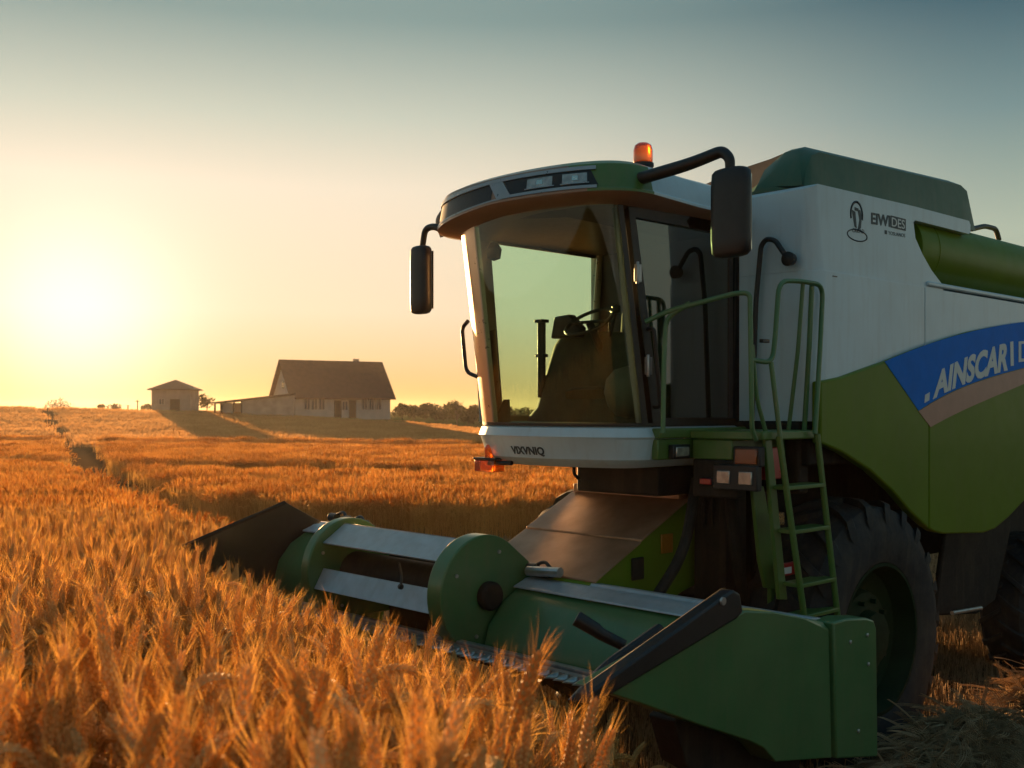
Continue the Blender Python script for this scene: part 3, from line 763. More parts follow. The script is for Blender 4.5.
# door: frame, glass, hinges, handle
fr = new(); zb, zt = 2.585, 4.09
def Lf(z): return L0(z) - .05
def quad(L_a, z_a, L_b, z_b, L_c, z_c, L_d, z_d): return [(L_a, z_a), (L_b, z_b), (L_c, z_c), (L_d, z_d)]
outer = [(Lf(zb), zb), (Lf(zt), zt), (.80, zt), (.84, zb)]; inner = [(Lf(zb)-.09, zb+.06), (Lf(zt)-.09, zt-.10), (.93, zt-.10), (.97, zb+.06)]
for i in range(4):
    j = (i+1) % 4; prism(fr, [outer[i], outer[j], inner[j], inner[i]], 'y', .73, .775)
door = finish(fr, "door", TRIM, cab, .008)
bm = new(); prism(bm, [(p[0], p[1]) for p in inner], 'y', .752, .758); finish(bm, "window", GLASSD, door)
bm = new(); box(bm, (.972, .745, 2.60), (1.02, .765, 3.9)); finish(bm, "window_bar", TRIM, door)
for z in (3.62, 3.0):
    bm = new(); box(bm, (L0(z)-.085, .776, z-.06), (L0(z)-.03, .80, z+.06)); tube(bm, [(L0(z)-.04, .80, z-.075), (L0(z)-.04, .80, z+.075)], .012, r=0)
    finish(bm, "hinge", SILVER, door, .004)
bm = new(); tube(bm, [(L0(3.2)-.10, .776, 3.25), (L0(3.2)-.10, .83, 3.25), (L0(2.8)-.10, .83, 2.72), (L0(2.8)-.10, .776, 2.72)], .014, r=.03); finish(bm, "handle", BLACK, door)
# far side wall with window opening
bm = new(); outer = [(2.14, 2.61), (2.24, 4.06), (.80, 4.06), (.80, 2.61)]; inner = [(1.93, 2.66), (2.06, 4.0), (.86, 4.0), (.86, 2.66)]
for i in range(4):
    j = (i+1) % 4; prism(bm, [outer[i], outer[j], inner[j], inner[i]], 'y', -.77, -.72)
finish(bm, "side_frame", PILLAR, cab, .008)
bm = new(); prism(bm, inner, 'y', -.75, -.745); finish(bm, "side_window", GLASSR, cab)
bm = new(); box(bm, (.80, -.715, 2.61), (.83, .725, 4.06)); finish(bm, "rear_wall", TRIM, cab)
bm = new()
tube(bm, [spot(600, 248, W=-.69), spot(595, 330, W=-.69), spot(597, 415, W=-.69)], .03, r=.05); finish(bm, "grab_post", PILLAR, cab)
# roof: visor with lamp pods
def rplan(z, off=0, L_=2.16, b=.54, wd=.97, back=.70, n=36):
    out = []
    for k in range(n+1):
        t = R(-90 + 180*k/n); out.append((L_ + (b+off)*max(0, math.cos(t))**.75, -(wd+off)*math.sin(t)*1.0, z))
    # sides run back narrower
    return [(back, .86+off, z), (1.6, .90+off, z)] + out + [(1.6, -.90-off, z), (back, -.86-off, z)]
bm = new()
loft(bm, [rplan(4.062, -.20), rplan(4.075, -.12), rplan(4.10, -.01), rplan(4.112, .012), rplan(4.128, .012), rplan(4.14, .0), rplan(4.27, -.03), rplan(4.30, -.045), rplan(4.335, -.12), rplan(4.355, -.30), rplan(4.36, -.5)])
for v in bm.verts:
    if v.co.y < 0 and v.co.z < 4.2: v.co.z += .07*v.co.y*(1 if v.co.z < 4.15 else .5)
roof = finish(bm, "roof", [VISOR, WHITE, GREEN, LINER], cab, 0, sharp=28)
for p in roof.data.polygons:
    c = p.center
    if c.z > 4.27: p.material_index = 1 if c.x < 1.9 else 0
    if c.z > 4.11 and c.y > .3 and c.x < 2.56: p.material_index = 2 if c.x > 2.02 else 1
def rc(t, off=0): 
    t = R(t); return Vector((2.16 + (.54+off)*max(0, math.cos(t))**.75, -(.97+off)*math.sin(t), 0))
def pod(name, t0, t1, z0, z1, m, off0, off1, n=14, slant=0, parent=roof):
    bm = new(); rings = []
    for k in range(n+1):
        f = k/n
        def pt(z, off):
            g = (z-z0)/(z1-z0); t = t0+(t1-t0)*f + slant*(g-.5); p = rc(t, off - .03*(z-4.14)/.13); return (p.x, p.y, z + (.07*p.y*(1 - .6*(z-4.13)/.15) if p.y < 0 else 0))
        rings.append([pt(z0, off0), pt(z1, off0), pt(z1, off1), pt(z0, off1)])
    loft(bm, rings); return finish(bm, name, m, parent, 0, sharp=30)
pod("trim_band", -55, 74, 4.258, 4.283, SILVER, -.02, .014, n=24)
pod("trim_band", -55, -6, 4.132, 4.152, SILVER, -.02, .016, n=16)
pod("trim_band", -6, 76, 4.130, 4.140, SILVER, -.02, .012, n=16)
pod("trim_band", -8, 0, 4.14, 4.26, SILVER, -.02, .012, n=4, slant=6)
pod("lamp_housing", -54, -8, 4.153, 4.256, BLACK, -.02, .006, n=16, slant=4)
pod("visor_glass", 1, 66, 4.141, 4.257, BLACK, -.02, .004, n=16)["label"] = "dark glossy inset in the roof visor"
for t0 in (-50, -32):
    o = pod("headlamp", t0, t0+13, 4.175, 4.238, LENS, -.01, .012, n=6)
    pod("lamp_rim", t0-1, t0+14, 4.168, 4.174, SILVER, -.01, .014, n=6)
    pod("lamp_reflector", t0+5, t0+8, 4.19, 4.222, BULB, .0, .015, n=3)
bm = new(); loft(bm, [[(p[0]*1.0, p[1], 4.045) for p in rplan(0, -.22, b=.5)], [(p[0], p[1], 4.062) for p in rplan(0, -.19, b=.5)]]); finish(bm, "headliner", LINER, cab)
# far front end cap of the visor
bm = new(); tube(bm, [(2.33, -.945, 4.24), (2.38, -.965, 4.16), (2.33, -.955, 4.05)], [.035, .04], r=.05); finish(bm, "end_cap", VISOR, roof)
# beacon
bx, by, bz = spot(643, 166, W=.45)
bc = new(); lathe(bc, [(.0, 4.34), (.03, 4.34), (.03, 4.45), (.0, 4.45)], 'z', (bx, by, 0), 16); lathe(bc, [(0, 4.45), (.07, 4.45), (.08, 4.465), (.078, 4.485), (0, 4.485)], 'z', (bx, by, 0), 24)
beacon = finish(bc, "beacon", BLACK, roof)
bm = new(); lathe(bm, [(0, 4.486), (.068, 4.486), (.072, 4.50), (.070, 4.58), (.060, 4.615), (.04, 4.63), (0, 4.633)], 'z', (bx, by, 0), 24); finish(bm, "lens", ORANGE, beacon)

# interior
bm = new()
def slab(bm, path, wd, th):   # padded profile along a side curve
    rings = []
    n = len(path)
    for i, (L, z, wf) in enumerate(path):
        a = Vector((path[min(i+1, n-1)][0]-path[max(i-1, 0)][0], 0, path[min(i+1, n-1)][1]-path[max(i-1, 0)][1])).normalized(); nn = Vector((a.z, 0, -a.x))
        ring = []
        for k in range(16):
            t = 2*math.pi*k/16; cy_, sy_ = math.cos(t), math.sin(t)
            yy = math.copysign(abs(cy_)**.5, cy_)*wd*wf; tt = math.copysign(abs(sy_)**.6, sy_)*th
            ring.append((L + nn.x*tt, yy, z + nn.z*tt))
        rings.append(ring)
    loft(bm, rings)
slab(bm, [(1.28, 2.66, .85), (1.24, 2.75, 1), (1.20, 3.0, 1), (1.17, 3.18, .92), (1.15, 3.26, .75), (1.145, 3.28, .4)], .28, .07)
seat = finish(bm, "seat", SEATM, cab, 0, sharp=60); seat.location = (0, -.02, 0)
bm = new(); slab(bm, [(1.15, 3.26, .8), (1.13, 3.32, 1), (1.125, 3.46, .95), (1.12, 3.50, .6)], .16, .055); finish(bm, "headrest", SEATM, seat)
bm = new(); slab(bm, [(1.24, 2.80, .9), (1.32, 2.83, 1), (1.62, 2.84, 1), (1.70, 2.80, .9)], .27, .06); finish(bm, "cushion", SEATM, seat)
# front console hump that hides the seat base
bm = new(); rings = []
for z, a, b_, c in ((2.612, 1.66, -.70, .60), (2.66, 1.64, -.69, .58), (2.72, 1.60, -.655, .54), (2.95, 1.54, -.625, .48), (3.12, 1.50, -.59, .42), (3.21, 1.49, -.56, .36), (3.26, 1.485, -.515, .28), (3.285, 1.48, -.45, .18), (3.295, 1.48, -.36, .06)):
    ring = []
    for k in range(24):
        t = 2*math.pi*k/24; cc, ss = math.cos(t), math.sin(t)
        ring.append((a + math.copysign(abs(cc)**.6, cc)*.11, (b_+c)/2 + math.copysign(abs(ss)**.85, ss)*(c-b_)/2, z))
    rings.append(ring)
loft(bm, rings); finish(bm, "console", SEATM, cab, 0, sharp=60)
bm = new(); lathe(bm, [(0, -.19), (.09, -.17), (.15, -.10), (.175, 0), (.16, .09), (.10, .16), (0, .19)], 'z', (1.74, .40, 2.83), 24); finish(bm, "side_cushion", SEAT2, cab, sharp=70)
bm = new(); tube(bm, [(1.62, -.605, 2.80), (1.62, -.605, 3.40)], [.034, .034], r=0); box(bm, (1.58, -.65, 3.395), (1.66, -.56, 3.42)); box(bm, (1.60, -.66, 3.12), (1.64, -.55, 3.145)); finish(bm, "steering_column", TRIM, cab, .004)
bm = new()
prism(bm, [(-.47, 3.26), (-.43, 3.43), (-.27, 3.44), (-.15, 3.33), (-.17, 3.26)], 'x', 1.58, 1.66); finish(bm, "display", BLACK, cab, .015)
bm = new(); rr = []
cw = Vector((1.72, .0, 3.36)); ax = Vector((.55, 0, .84)).normalized(); s1 = Vector((0, 1, 0)); s2 = ax.cross(s1)
ringp = [cw + (s1*math.cos(2*math.pi*k/28) + s2*math.sin(2*math.pi*k/28))*.19 for k in range(29)]
tube(bm, ringp, .014, seg=8, r=0, cap=False); tube(bm, [cw - s1*.19, cw + s1*.19], .012, r=0); tube(bm, [cw, cw - ax*.3], .03, r=0)
finish(bm, "steering_wheel", TRIM, cab)
bm = new(); tube(bm, [(1.62, .12, 3.25), (1.62, .17, 3.42)], .012, r=0); lathe(bm, [(0, -.04), (.03, -.02), (.034, .02), (0, .045)], 'z', (1.62, .18, 3.45), 12)
tube(bm, [(1.55, .05, 3.26), (1.58, .08, 3.36)], .01, r=0); finish(bm, "lever", BLACK, cab)
bm = new(); lathe(bm, [(0, -.06), (.05, -.04), (.06, .03), (.03, .08), (0, .09)], 'z', (2.12, -.62, 3.90), 16); finish(bm, "cab_lamp", TRIM, cab)
bm = new()
loft(bm, [[(2.18+.06*math.cos(a), -.46+.07*math.sin(a), 2.61) for a in np.linspace(0, 5.7, 10)], [(2.10+.02*math.cos(a), -.50+.03*math.sin(a), 2.78) for a in np.linspace(0, 5.7, 10)]]); finish(bm, "dash_pod", SEATM, cab)

# handle on the far pillar
bm = new(); tube(bm, [spot(468, 321, L=2.2), spot(462, 328, L=2.2), spot(466, 372, L=2.2), spot(478, 377, L=2.2)], .016, r=.06); finish(bm, "grab_handle", BLACK, cab)
# mirrors
def mirror(name_lbl, cx_, cy_, z0, z1, hw, armpath, rad):
    a = new(); tube(a, armpath, rad, seg=12, r=.12); arm = finish(a, "mirror_arm", BLACK, cab); arm["label"] = name_lbl + " mirror arm"
    bm = new(); rings = []
    hh = (z1-z0)/2; zc = (z0+z1)/2
    for f, s in ((-1, .55), (-.97, .8), (-.9, .95), (-.6, 1), (.6, 1), (.9, .95), (.97, .8), (1, .55)):
        ring = []
        for k in range(20):
            t = 2*math.pi*k/20; c, s_ = math.cos(t), math.sin(t)
            ring.append((cx_ + math.copysign(abs(c)**.6, c)*.055*s, cy_ + math.copysign(abs(s_)**.6, s_)*hw*s, zc+hh*f))
        rings.append(ring)
    loft(bm, rings); o = finish(bm, "mirror_housing", BLACK, arm, sharp=50)
    bm = new(); box(bm, (cx_-.062, cy_-hw*.8, z0+.04), (cx_-.056, cy_+hw*.8, z1-.04)); finish(bm, "mirror_glass", BULB, arm)
mp = spot(731, 213, L=2.2)
mirror("near", 2.2, mp[1], spot(731, 257, L=2.2)[2], spot(731, 168, L=2.2)[2], .135,
       [spot(632, 181, L=2.25), spot(690, 164, L=2.22), spot(722, 151, L=2.2), spot(730, 158, L=2.2), spot(730, 172, L=2.2)], [.042, .03])
mp2 = spot(421, 280, L=2.4)
mirror("far", 2.4, mp2[1], spot(420, 314, L=2.4)[2], spot(421, 246, L=2.4)[2], .10,
       [spot(446, 232, L=2.4), spot(434, 226, L=2.4), spot(425, 229, L=2.4), spot(422, 250, L=2.4)], [.028, .024])
# corner lamp under the far end of the apron
bm = new(); tube(bm, [spot(512, 463, L=2.25), spot(500, 463, L=2.25), spot(490, 463, L=2.25)], .018, r=0); box(bm, (2.2, spot(478, 460, L=2.25)[1], spot(487, 459, L=2.25)[2]-.005), (2.3, spot(500, 460, L=2.25)[1], spot(487, 459, L=2.25)[2]+.012))
cl_ = finish(bm, "marker_lamp", BLACK, cab, .004)
p = spot(478, 471, L=2.25); p2 = spot(497, 460, L=2.25)
bm = new(); box(bm, (2.17, p[1], p[2]), (2.29, p2[1], p2[2])); finish(bm, "lens", ORANGE, cl_, .01)
p = spot(489, 452, L=2.25)
bm = new(); lathe(bm, [(0, -.05), (.035, -.05), (.036, .03), (.02, .055), (0, .06)], 'z', p, 14); finish(bm, "lens", ORANGE, cl_)
def lamp(px0, px1, py0, py1, W, lens, name="work_lamp", parent=None, n=1, pad=4):
    a, b = spot(px0, py1, W=W), spot(px1, py0, W=W)
    bm = new(); box(bm, (b[0], W, a[2]), (a[0], W+.05, b[2])); o = finish(bm, name, BLACK, parent or H, .008)
    w_ = (a[0]-b[0])/n
    for i in range(n):
        bm = new(); box(bm, (b[0]+w_*i+w_*.12, W+.045, a[2]+(b[2]-a[2])*.16), (b[0]+w_*(i+1)-w_*.12, W+.058, b[2]-(b[2]-a[2])*.16)); finish(bm, "lens", lens, o, .006)
    return o
lamp(668, 685, 444, 459, .842, LENS, parent=cab)
# big orange / black lamps on the platform's front edge (face forward)
def flamp(px0, px1, py0, py1, L, lens, parent, n=1, name="work_lamp"):
    a, b = spot(px0, py1, L=L), spot(px1, py0, L=L)
    bm = new(); box(bm, (L-.06, a[1], a[2]), (L, b[1], b[2])); o = finish(bm, name, BLACK, parent, .008); w_ = (b[1]-a[1])/n
    for i in range(n):
        bm = new(); ix, iz = (.2, .24) if n == 2 else (.1, .12); box(bm, (L-.005, a[1]+w_*i+w_*ix, a[2]+(b[2]-a[2])*iz), (L+.012, a[1]+w_*(i+1)-w_*ix, b[2]-(b[2]-a[2])*iz)); finish(bm, "lens", lens, o, .006)
    return o
# --- platform, ladder, rails ------------------------------------------
bm = new(); box(bm, (.94, .862, 2.50), (1.62, 1.46, 2.56)); box(bm, (.95, .865, 2.36), (1.60, 1.20, 2.498))
plat = finish(bm, "platform", GREEN, H, .01)
flamp(733, 760, 447, 466, 1.64, ORANGE, plat, name="indicator_lamp"); flamp(713, 757, 466, 489, 1.66, LENS, plat, n=2)
flamp(699, 713, 478, 485, 1.62, RED, plat, name="marker_lamp")
bm = new(); box(bm, (1.50, .87, 2.10), (1.60, 1.24, 2.36)); finish(bm, "lamp_bracket", DARK, plat, .01)
lad = new()
TH = .022
def T(px, py, W): return spot(px, py, W=W)
s1a, s1b = T(779, 436, 1.5), T(805, 622, 1.56); s2a, s2b = T(817, 434, 1.5), T(838, 620, 1.56)
for a, b in ((s1a, s1b), (s2a, s2b)):
    a, b = Vector(a), Vector(b); tube(lad, [a, b], TH, seg=8, r=0)
ladder = finish(lad, "ladder", GREEN, H)
for py in (487, 530, 583, 614):
    f = (py-436)/(622-436); a = Vector(s1a).lerp(Vector(s1b), f); b = Vector(s2a).lerp(Vector(s2b), f)
    bm = new(); zc = (a.z+b.z)/2
    v = box(bm, (b.x, a.y-.13, zc-.014), (a.x, a.y+.02, zc+.014)); finish(bm, "step", GREEN, ladder, .005)
# inner green plate of the ladder with stickers
pl = [T(753, 487, 1.2), T(764, 486, 1.2), T(782, 590, 1.2), T(766, 588, 1.2), T(760, 560, 1.2)]
bm = new(); prism(bm, [(p[0], p[2]) for p in pl], 'y', 1.17, 1.2); prism(bm, [(p[0]-.02, p[2]) for p in (T(764, 440, 1.42), T(770, 436, 1.42), T(786, 600, 1.42), T(778, 600, 1.42))], 'y', 1.39, 1.42)
box(bm, (.95, 1.17, 2.3), (1.35, 1.2, 2.50)); box(bm, (1.02, 1.13, 1.28), (1.08, 1.165, 2.3))
finish(bm, "side_plate", GREEN, H, .006)
bm = new(); a, b = T(767, 480, 1.36), T(779, 447, 1.36); box(bm, (b[0]-.03, 1.33, a[2]), (a[0]+.03, 1.36, b[2])); finish(bm, "reflector", RED, H, .008)
bm = new(); a, b = T(777, 526, 1.34), T(785, 512, 1.34); box(bm, (b[0], 1.30, a[2]), (a[0]+.02, 1.34, b[2])); finish(bm, "sticker", STICK, H, .01)
bm = new(); a, b = T(781, 577, 1.3), T(805, 560, 1.3); box(bm, (b[0], 1.27, a[2]), (a[0], 1.30, b[2])); o = finish(bm, "warning_plate", RED, H, .004)
for k in (0, 1):
    bm = new(); w_ = (a[0]-b[0]); box(bm, (b[0]+w_*(.08+.5*k), 1.3, a[2]+.015), (b[0]+w_*(.4+.5*k), 1.303, a[2]+.06)); finish(bm, "sticker", TEXTW, o)
# rails
def rail(pts, rad=.017, r=.07, name="handrail", m=HGREEN, parent=H):
    bm = new(); tube(bm, [spot(p[0], p[1], W=p[2]) for p in pts], rad, seg=10, r=r); return finish(bm, name, m, parent)
rail([(645, 322, .80), (668, 311, .92), (736, 293, 1.32), (750, 293, 1.40), (751, 360, 1.42), (752, 430, 1.42), (756, 440, 1.42)])
rail([(663, 433, .90), (664, 360, .90), (666, 318, .90), (690, 303, 1.05)])
rail([(752, 360, 1.42), (772, 363, 1.46), (775, 340, 1.46), (779, 281, 1.46), (800, 281, 1.46), (823, 285, 1.46), (820, 350, 1.48), (815, 434, 1.5)], r=.1)
rail([(771, 362, 1.46), (780, 436, 1.5)])
rail([(752, 345, 1.42), (757, 400, 1.42), (768, 440, 1.44)], rad=.015)
rail([(803, 283, 1.44), (798, 350, 1.40), (788, 434, 1.30)], rad=.015)
rail([(812, 283, 1.44), (809, 350, 1.42), (804, 434, 1.36)], rad=.018)
bm = new(); tube(bm, [spot(px_, py_, L=1.0) for px_, py_ in ((752, 420), (756, 300), (761, 246), (766, 239), (775, 240), (783, 252), (788, 259))], .019, seg=10, r=.06); finish(bm, "hose", BLACK, H)
p = spot(789, 259, L=1.0)
bm = new(); lathe(bm, [(0, -.04), (.045, -.03), (.052, .02), (0, .035)], 'x', p, 16); finish(bm, "horn", BLACK, H)
bm = new(); a = spot(766, 341, W=1.46); box(bm, (a[0]-.03, 1.44, a[2]-.012), (a[0]+.05, 1.47, a[2]+.012)); finish(bm, "rail_clip", BLACK, H, .004)

# --- chassis, wheels ----------------------------------------------------
bm = new()
box(bm, (-4.8, -.85, 1.35), (.85, .85, 2.60)); box(bm, (.3, -.2, 2.08), (1.65, .60, 2.29)); box(bm, (-.2, -.9, .85), (.4, .9, 1.15))
box(bm, (.80, -.8, 2.1), (.94, 1.3, 2.62)); box(bm, (-.9, .85, 2.3), (.9, 1.36, 2.60)); box(bm, (-5.0, .85, 2.45), (-.9, 1.38, 2.60))
finish(bm, "chassis", DARK, H, .02)
bm = new()   # hoses and brackets under the cab
for k in range(4):
    y = .62 + k*.07; tube(bm, [(1.0, y, 2.28), (1.25+.05*math.sin(k), y+.03, 2.0), (1.2, y, 1.75), (1.0, y, 1.5+.1*math.cos(k*2))], .02, seg=8, r=.1)
tube(bm, [(1.3, .95, 2.3), (1.25, 1.0, 1.6), (1.0, .9, 1.2)], .05, r=.2); tube(bm, [(1.4, .75, 2.2), (1.6, .8, 1.7), (1.9, .7, 1.3)], .04, r=.2)
box(bm, (1.0, .62, 1.2), (1.25, .9, 2.2))
tube(bm, [spot(574, 466, L=2.1), spot(574, 474, L=2.1), spot(580, 480, L=2.0)], .012, r=.03)
finish(bm, "hydraulic_hose", DARK, H)
pts = [(x, z) for x, y, z in (spot(950, 500, W=1.15), spot(1016, 505, W=1.15), spot(1008, 545, W=1.15), spot(996, 600, W=1.15), spot(978, 614, W=1.15), spot(935, 616, W=1.15))]
bm = new(); prism(bm, pts, 'y', 1.10, 1.15); finish(bm, "belly_plate", DARK, H, .02)
bm = new(); tube(bm, [spot(952, 613, W=1.3), spot(981, 608, W=1.3)], .018, r=0); finish(bm, "tie_rod", STEEL, H)

def wheel(Lc, zc, Rr, w0, w1, name, lbl, nl=22):
    s = 1 if w1 > w0 else -1; wd = abs(w1-w0)
    bm = new(); rr = .56*Rr
    prof = [(rr, 0), (rr+.03, -.01), (Rr*.78, -.03), (Rr*.90, .01), (Rr*.955, .05), (Rr*.965, .12), (Rr*.97, wd/2), (Rr*.965, wd-.12), (Rr*.955, wd-.05), (Rr*.90, wd-.01), (Rr*.78, wd+.03), (rr+.03, wd+.01), (rr, wd), (rr-.02, wd/2)]
    rings = []
    for r_, t in prof:
        rings.append([(Lc + r_*math.cos(2*math.pi*k/64), w1 - s*t, zc + r_*math.sin(2*math.pi*k/64)) for k in range(64)])
    rings.append(rings[0]); loft(bm, rings, caps=False)
    for side in (0, 1):   # slanted lugs
        for k in range(nl):
            a = 2*math.pi*(k + .5*side)/nl; cs = []
            for f in (0, .33, .66, 1):
                aa = a + .20*f; t = (.03 + (wd*.5-.02)*f) if side == 0 else wd - (.03 + (wd*.5-.02)*f)
                ri = Rr*(.93 if f == 0 else .955); ro = Rr*(.985 if f == 0 else 1.015); da = .045 if f else .055
                cs.append([(Lc + r_*math.cos(aa+d), w1 - s*t, zc + r_*math.sin(aa+d)) for r_, d in ((ri, -da), (ro, -da*.7), (ro, da*.7), (ri, da))])
            # shoulder bar running down the side wall
            t = -.012 if side == 0 else wd+.012
            c0 = [(Lc + r_*math.cos(a-.06+d), w1 - s*t, zc + r_*math.sin(a-.06+d)) for r_, d in ((Rr*.83, -.02), (Rr*.90, -.05), (Rr*.90, .05), (Rr*.83, .02))]
            loft(bm, [c0] + cs)
    ty = finish(bm, "tyre", RUBBER, None, 0, sharp=35)
    wh = new()
    prof = [(rr-.015, .03), (rr-.005, .0), (rr-.03, .0), (rr-.05, .06), (rr-.08, .16), (rr*.62, .20), (rr*.58, .14), (rr*.36, .12), (rr*.33, .04), (rr*.12, .03), (0, .03)]
    rings = [[(Lc + r_*math.cos(2*math.pi*k/48), w1 - s*t, zc + r_*math.sin(2*math.pi*k/48)) for k in range(48)] for r_, t in prof]
    loft(wh, rings, caps=False)
    for k in range(10):
        a = 2*math.pi*k/10; c = (Lc + rr*.48*math.cos(a), w1 - s*.115, zc + rr*.48*math.sin(a)); lathe(wh, [(0, -.02), (.02, -.02), (.02, .03), (0, .03)], 'y', c, 6)
    wo = finish(wh, "wheel", RIM, H, 0); wo["label"] = lbl
    ty.parent = wo; return wo
wheel(.12, .98, 1.03, .90, 1.50, "wheel", "large front wheel with a lugged tyre")
wheel(.12, .98, 1.03, -.90, -1.50, "wheel", "large front wheel on the far side")
wheel(-3.75, .72, .72, .85, 1.30, "wheel", "smaller rear steering wheel", nl=18)
wheel(-3.75, .72, .72, -.85, -1.30, "wheel", "smaller rear steering wheel on the far side", nl=18)

# --- feeder house -------------------------------------------------------
bm = new(); prism(bm, [(2.30, 1.52), (1.28, 2.0), (.85, 2.06), (.85, 1.45), (1.3, 1.35), (2.35, 1.0)], 'y', -.56, .54)
feeder = finish(bm, "feeder_house", LIME, H, .01)
bm = new()
prism(bm, [(2.28, 1.545), (1.80, 1.772), (1.80, 1.757), (2.28, 1.530)], 'y', -.60, .57)
prism(bm, [(1.795, 1.785), (1.28, 2.03), (.95, 2.07), (.95, 2.055), (1.28, 2.015), (1.795, 1.768)], 'y', -.60, .57)
box(bm, (1.17, -.58, 2.035), (1.28, .5, 2.10))
finish(bm, "feeder_cover", RUST, feeder, .004)
bm = new(); a = spot(559, 520, z=1.8); box(bm, (a[0]-.02, a[1]-.05, 1.79), (a[0]+.06, a[1]+.05, 1.82)); tube(bm, [(a[0]+.02, a[1]-.04, 1.83), (a[0]+.02, a[1]+.05, 1.83)], .012, r=0); finish(bm, "latch", STEEL, feeder, .005)
bm = new(); box(bm, (1.75, .542, 1.50), (1.88, .56, 1.66)); finish(bm, "bracket", DARK, feeder, .01)
bm = new(); box(bm, (1.42, .542, 1.66), (1.55, .556, 1.80)); finish(bm, "reflector", mat("amber_reflector", (.5, .18, .01), .35, coat=.5), feeder, .005)

# --- header ---------------------------------------------------------------
HL, HR = 2.22, -2.76    # W range
bm = new()
prof = [(2.30, 1.46), (2.46, 1.44), (2.60, 1.36), (2.72, 1.22), (2.76, 1.08), (2.70, .97), (2.55, .90), (2.3, .90), (2.22, 1.1), (2.22, 1.42)]
rings = [[(p[0], w_, p[1]) for p in prof] for w_ in (HL, 1.1, -.03)]
loft(bm, rings)
header = finish(bm, "header", HGREEN, H, .02, segs=3)
bm = new(); loft(bm, [[(p[0], w_, p[1]) for p in prof] for w_ in (-1.80, -2.1, HR)])
for v in bm.verts: v.co.z += .17 if v.co.z > 1.0 else 0
finish(bm, "beam", HGREEN, header, .02, segs=3)
for a, b in ((HL-.01, -.03), (-1.80, HR)):   # galvanised cap along the beam
    bm = new()
    up_ = .17 if a < 0 else 0
    prism(bm, [(q_[0], q_[1]+up_) for q_ in [(2.16, 1.470), (2.18, 1.515), (2.28, 1.528), (2.30, 1.512), (2.36, 1.508), (2.38, 1.497), (2.47, 1.465), (2.475, 1.452), (2.30, 1.475)]], 'y', a, b)
    finish(bm, "beam_cap", SLAT, header, .004)
bm = new()   # floor pan + cutter bar
prism(bm, [(2.60, .90), (3.02, 1.06), (3.06, 1.10), (3.02, 1.115), (2.60, .97)], 'y', HR, HL)
finish(bm, "floor_pan", DARK, header, .004)
bm = new()
box(bm, (3.0, HR, 1.118), (3.05, HL, 1.135)); box(bm, (2.93, HR, 1.118), (2.98, HL, 1.15))
k = HR
while k < HL:
    prism(bm, [(k-.012, 1.10), (k+.012, 1.10), (k+.012, 1.135), (k-.012, 1.135)], 'x', 3.05, 3.10)
    v = [bm.verts.new(p) for p in ((3.10, k-.012, 1.10), (3.10, k+.012, 1.10), (3.10, k+.012, 1.135), (3.10, k-.012, 1.135), (3.18, k, 1.118))]
    for i in range(4): bm.faces.new((v[i], v[(i+1) % 4], v[4]))
    k += .0762
finish(bm, "cutter_bar", STEEL, header)
# reel section between two discs
CZ, CL = 1.44, 2.72
def disc(w0, w1, lbl):
    bm = new(); pts = []
    for k in range(41):
        t = math.pi*(1.13 - 1.30*k/40*1.0)  # wide arc over the top and the front
        pts.append((CL - .40*math.cos(t) if False else CL + .41*math.cos(t), CZ + .41*math.sin(t)))
    pts = [(CL + .40*math.cos(R(a)), CZ + .40*math.sin(R(a))) for a in range(-78, 136, 6)] + [(2.30, 1.62), (2.20, 1.52), (2.20, 1.05)]
    prism(bm, pts, 'y', w0, w1); o = finish(bm, "end_disc", HGREEN, header, .012, segs=3); o["label"] = lbl
    s = 1 if w1 > w0 else -1
    for k in range(4):
        bm = new(); a = .5 + k*1.5; lathe(bm, [(0, w1), (.014, w1), (.014, w1+s*.012), (0, w1+s*.012)], 'y', (CL+.30*math.cos(a), 0, CZ+.30*math.sin(a)), 6); finish(bm, "bolt", STEEL, o)
    bm = new(); lathe(bm, [(0, w1), (.10, w1), (.10, w1+s*.05), (.085, w1+s*.07), (0, w1+s*.07)], 'y', (CL-.02, 0, CZ-.02), 24); finish(bm, "bearing_cover", DARK, o, .004)
disc(-.20, -.05, "green end disc near the middle of the header"); disc(-1.76, -1.66, "green end disc at the far end of the reel")
bm = new()
def arcseg(a0, a1, r0, r1, w0=-1.655, w1=-.205, n=6):
    rings = []
    pts = [(CL + r1*math.cos(R(a0+(a1-a0)*k/n)), CZ + r1*math.sin(R(a0+(a1-a0)*k/n))) for k in range(n+1)] + [(CL + r0*math.cos(R(a1-(a1-a0)*k/n)), CZ + r0*math.sin(R(a1-(a1-a0)*k/n))) for k in range(n+1)]
    prism(bm, pts, 'y', w0, w1)
prism(bm, [(CL+.35*math.cos(R(40)), CZ+.35*math.sin(R(40))), (CL+.375*math.cos(R(80)), CZ+.365*math.sin(R(80))), (CL+.36*math.cos(R(82)), CZ+.34*math.sin(R(82))), (CL+.33*math.cos(R(40)), CZ+.33*math.sin(R(40)))], 'y', -1.655, -.205)
prism(bm, [(CL+.375*math.cos(R(80)), CZ+.37*math.sin(R(80))), (CL+.38*math.cos(R(128)), CZ+.37*math.sin(R(128))), (CL+.36*math.cos(R(128)), CZ+.35*math.sin(R(128))), (CL+.36*math.cos(R(82)), CZ+.345*math.sin(R(82)))], 'y', -1.655, -.205)
finish(bm, "reel_slat", SLAT, header, .004)
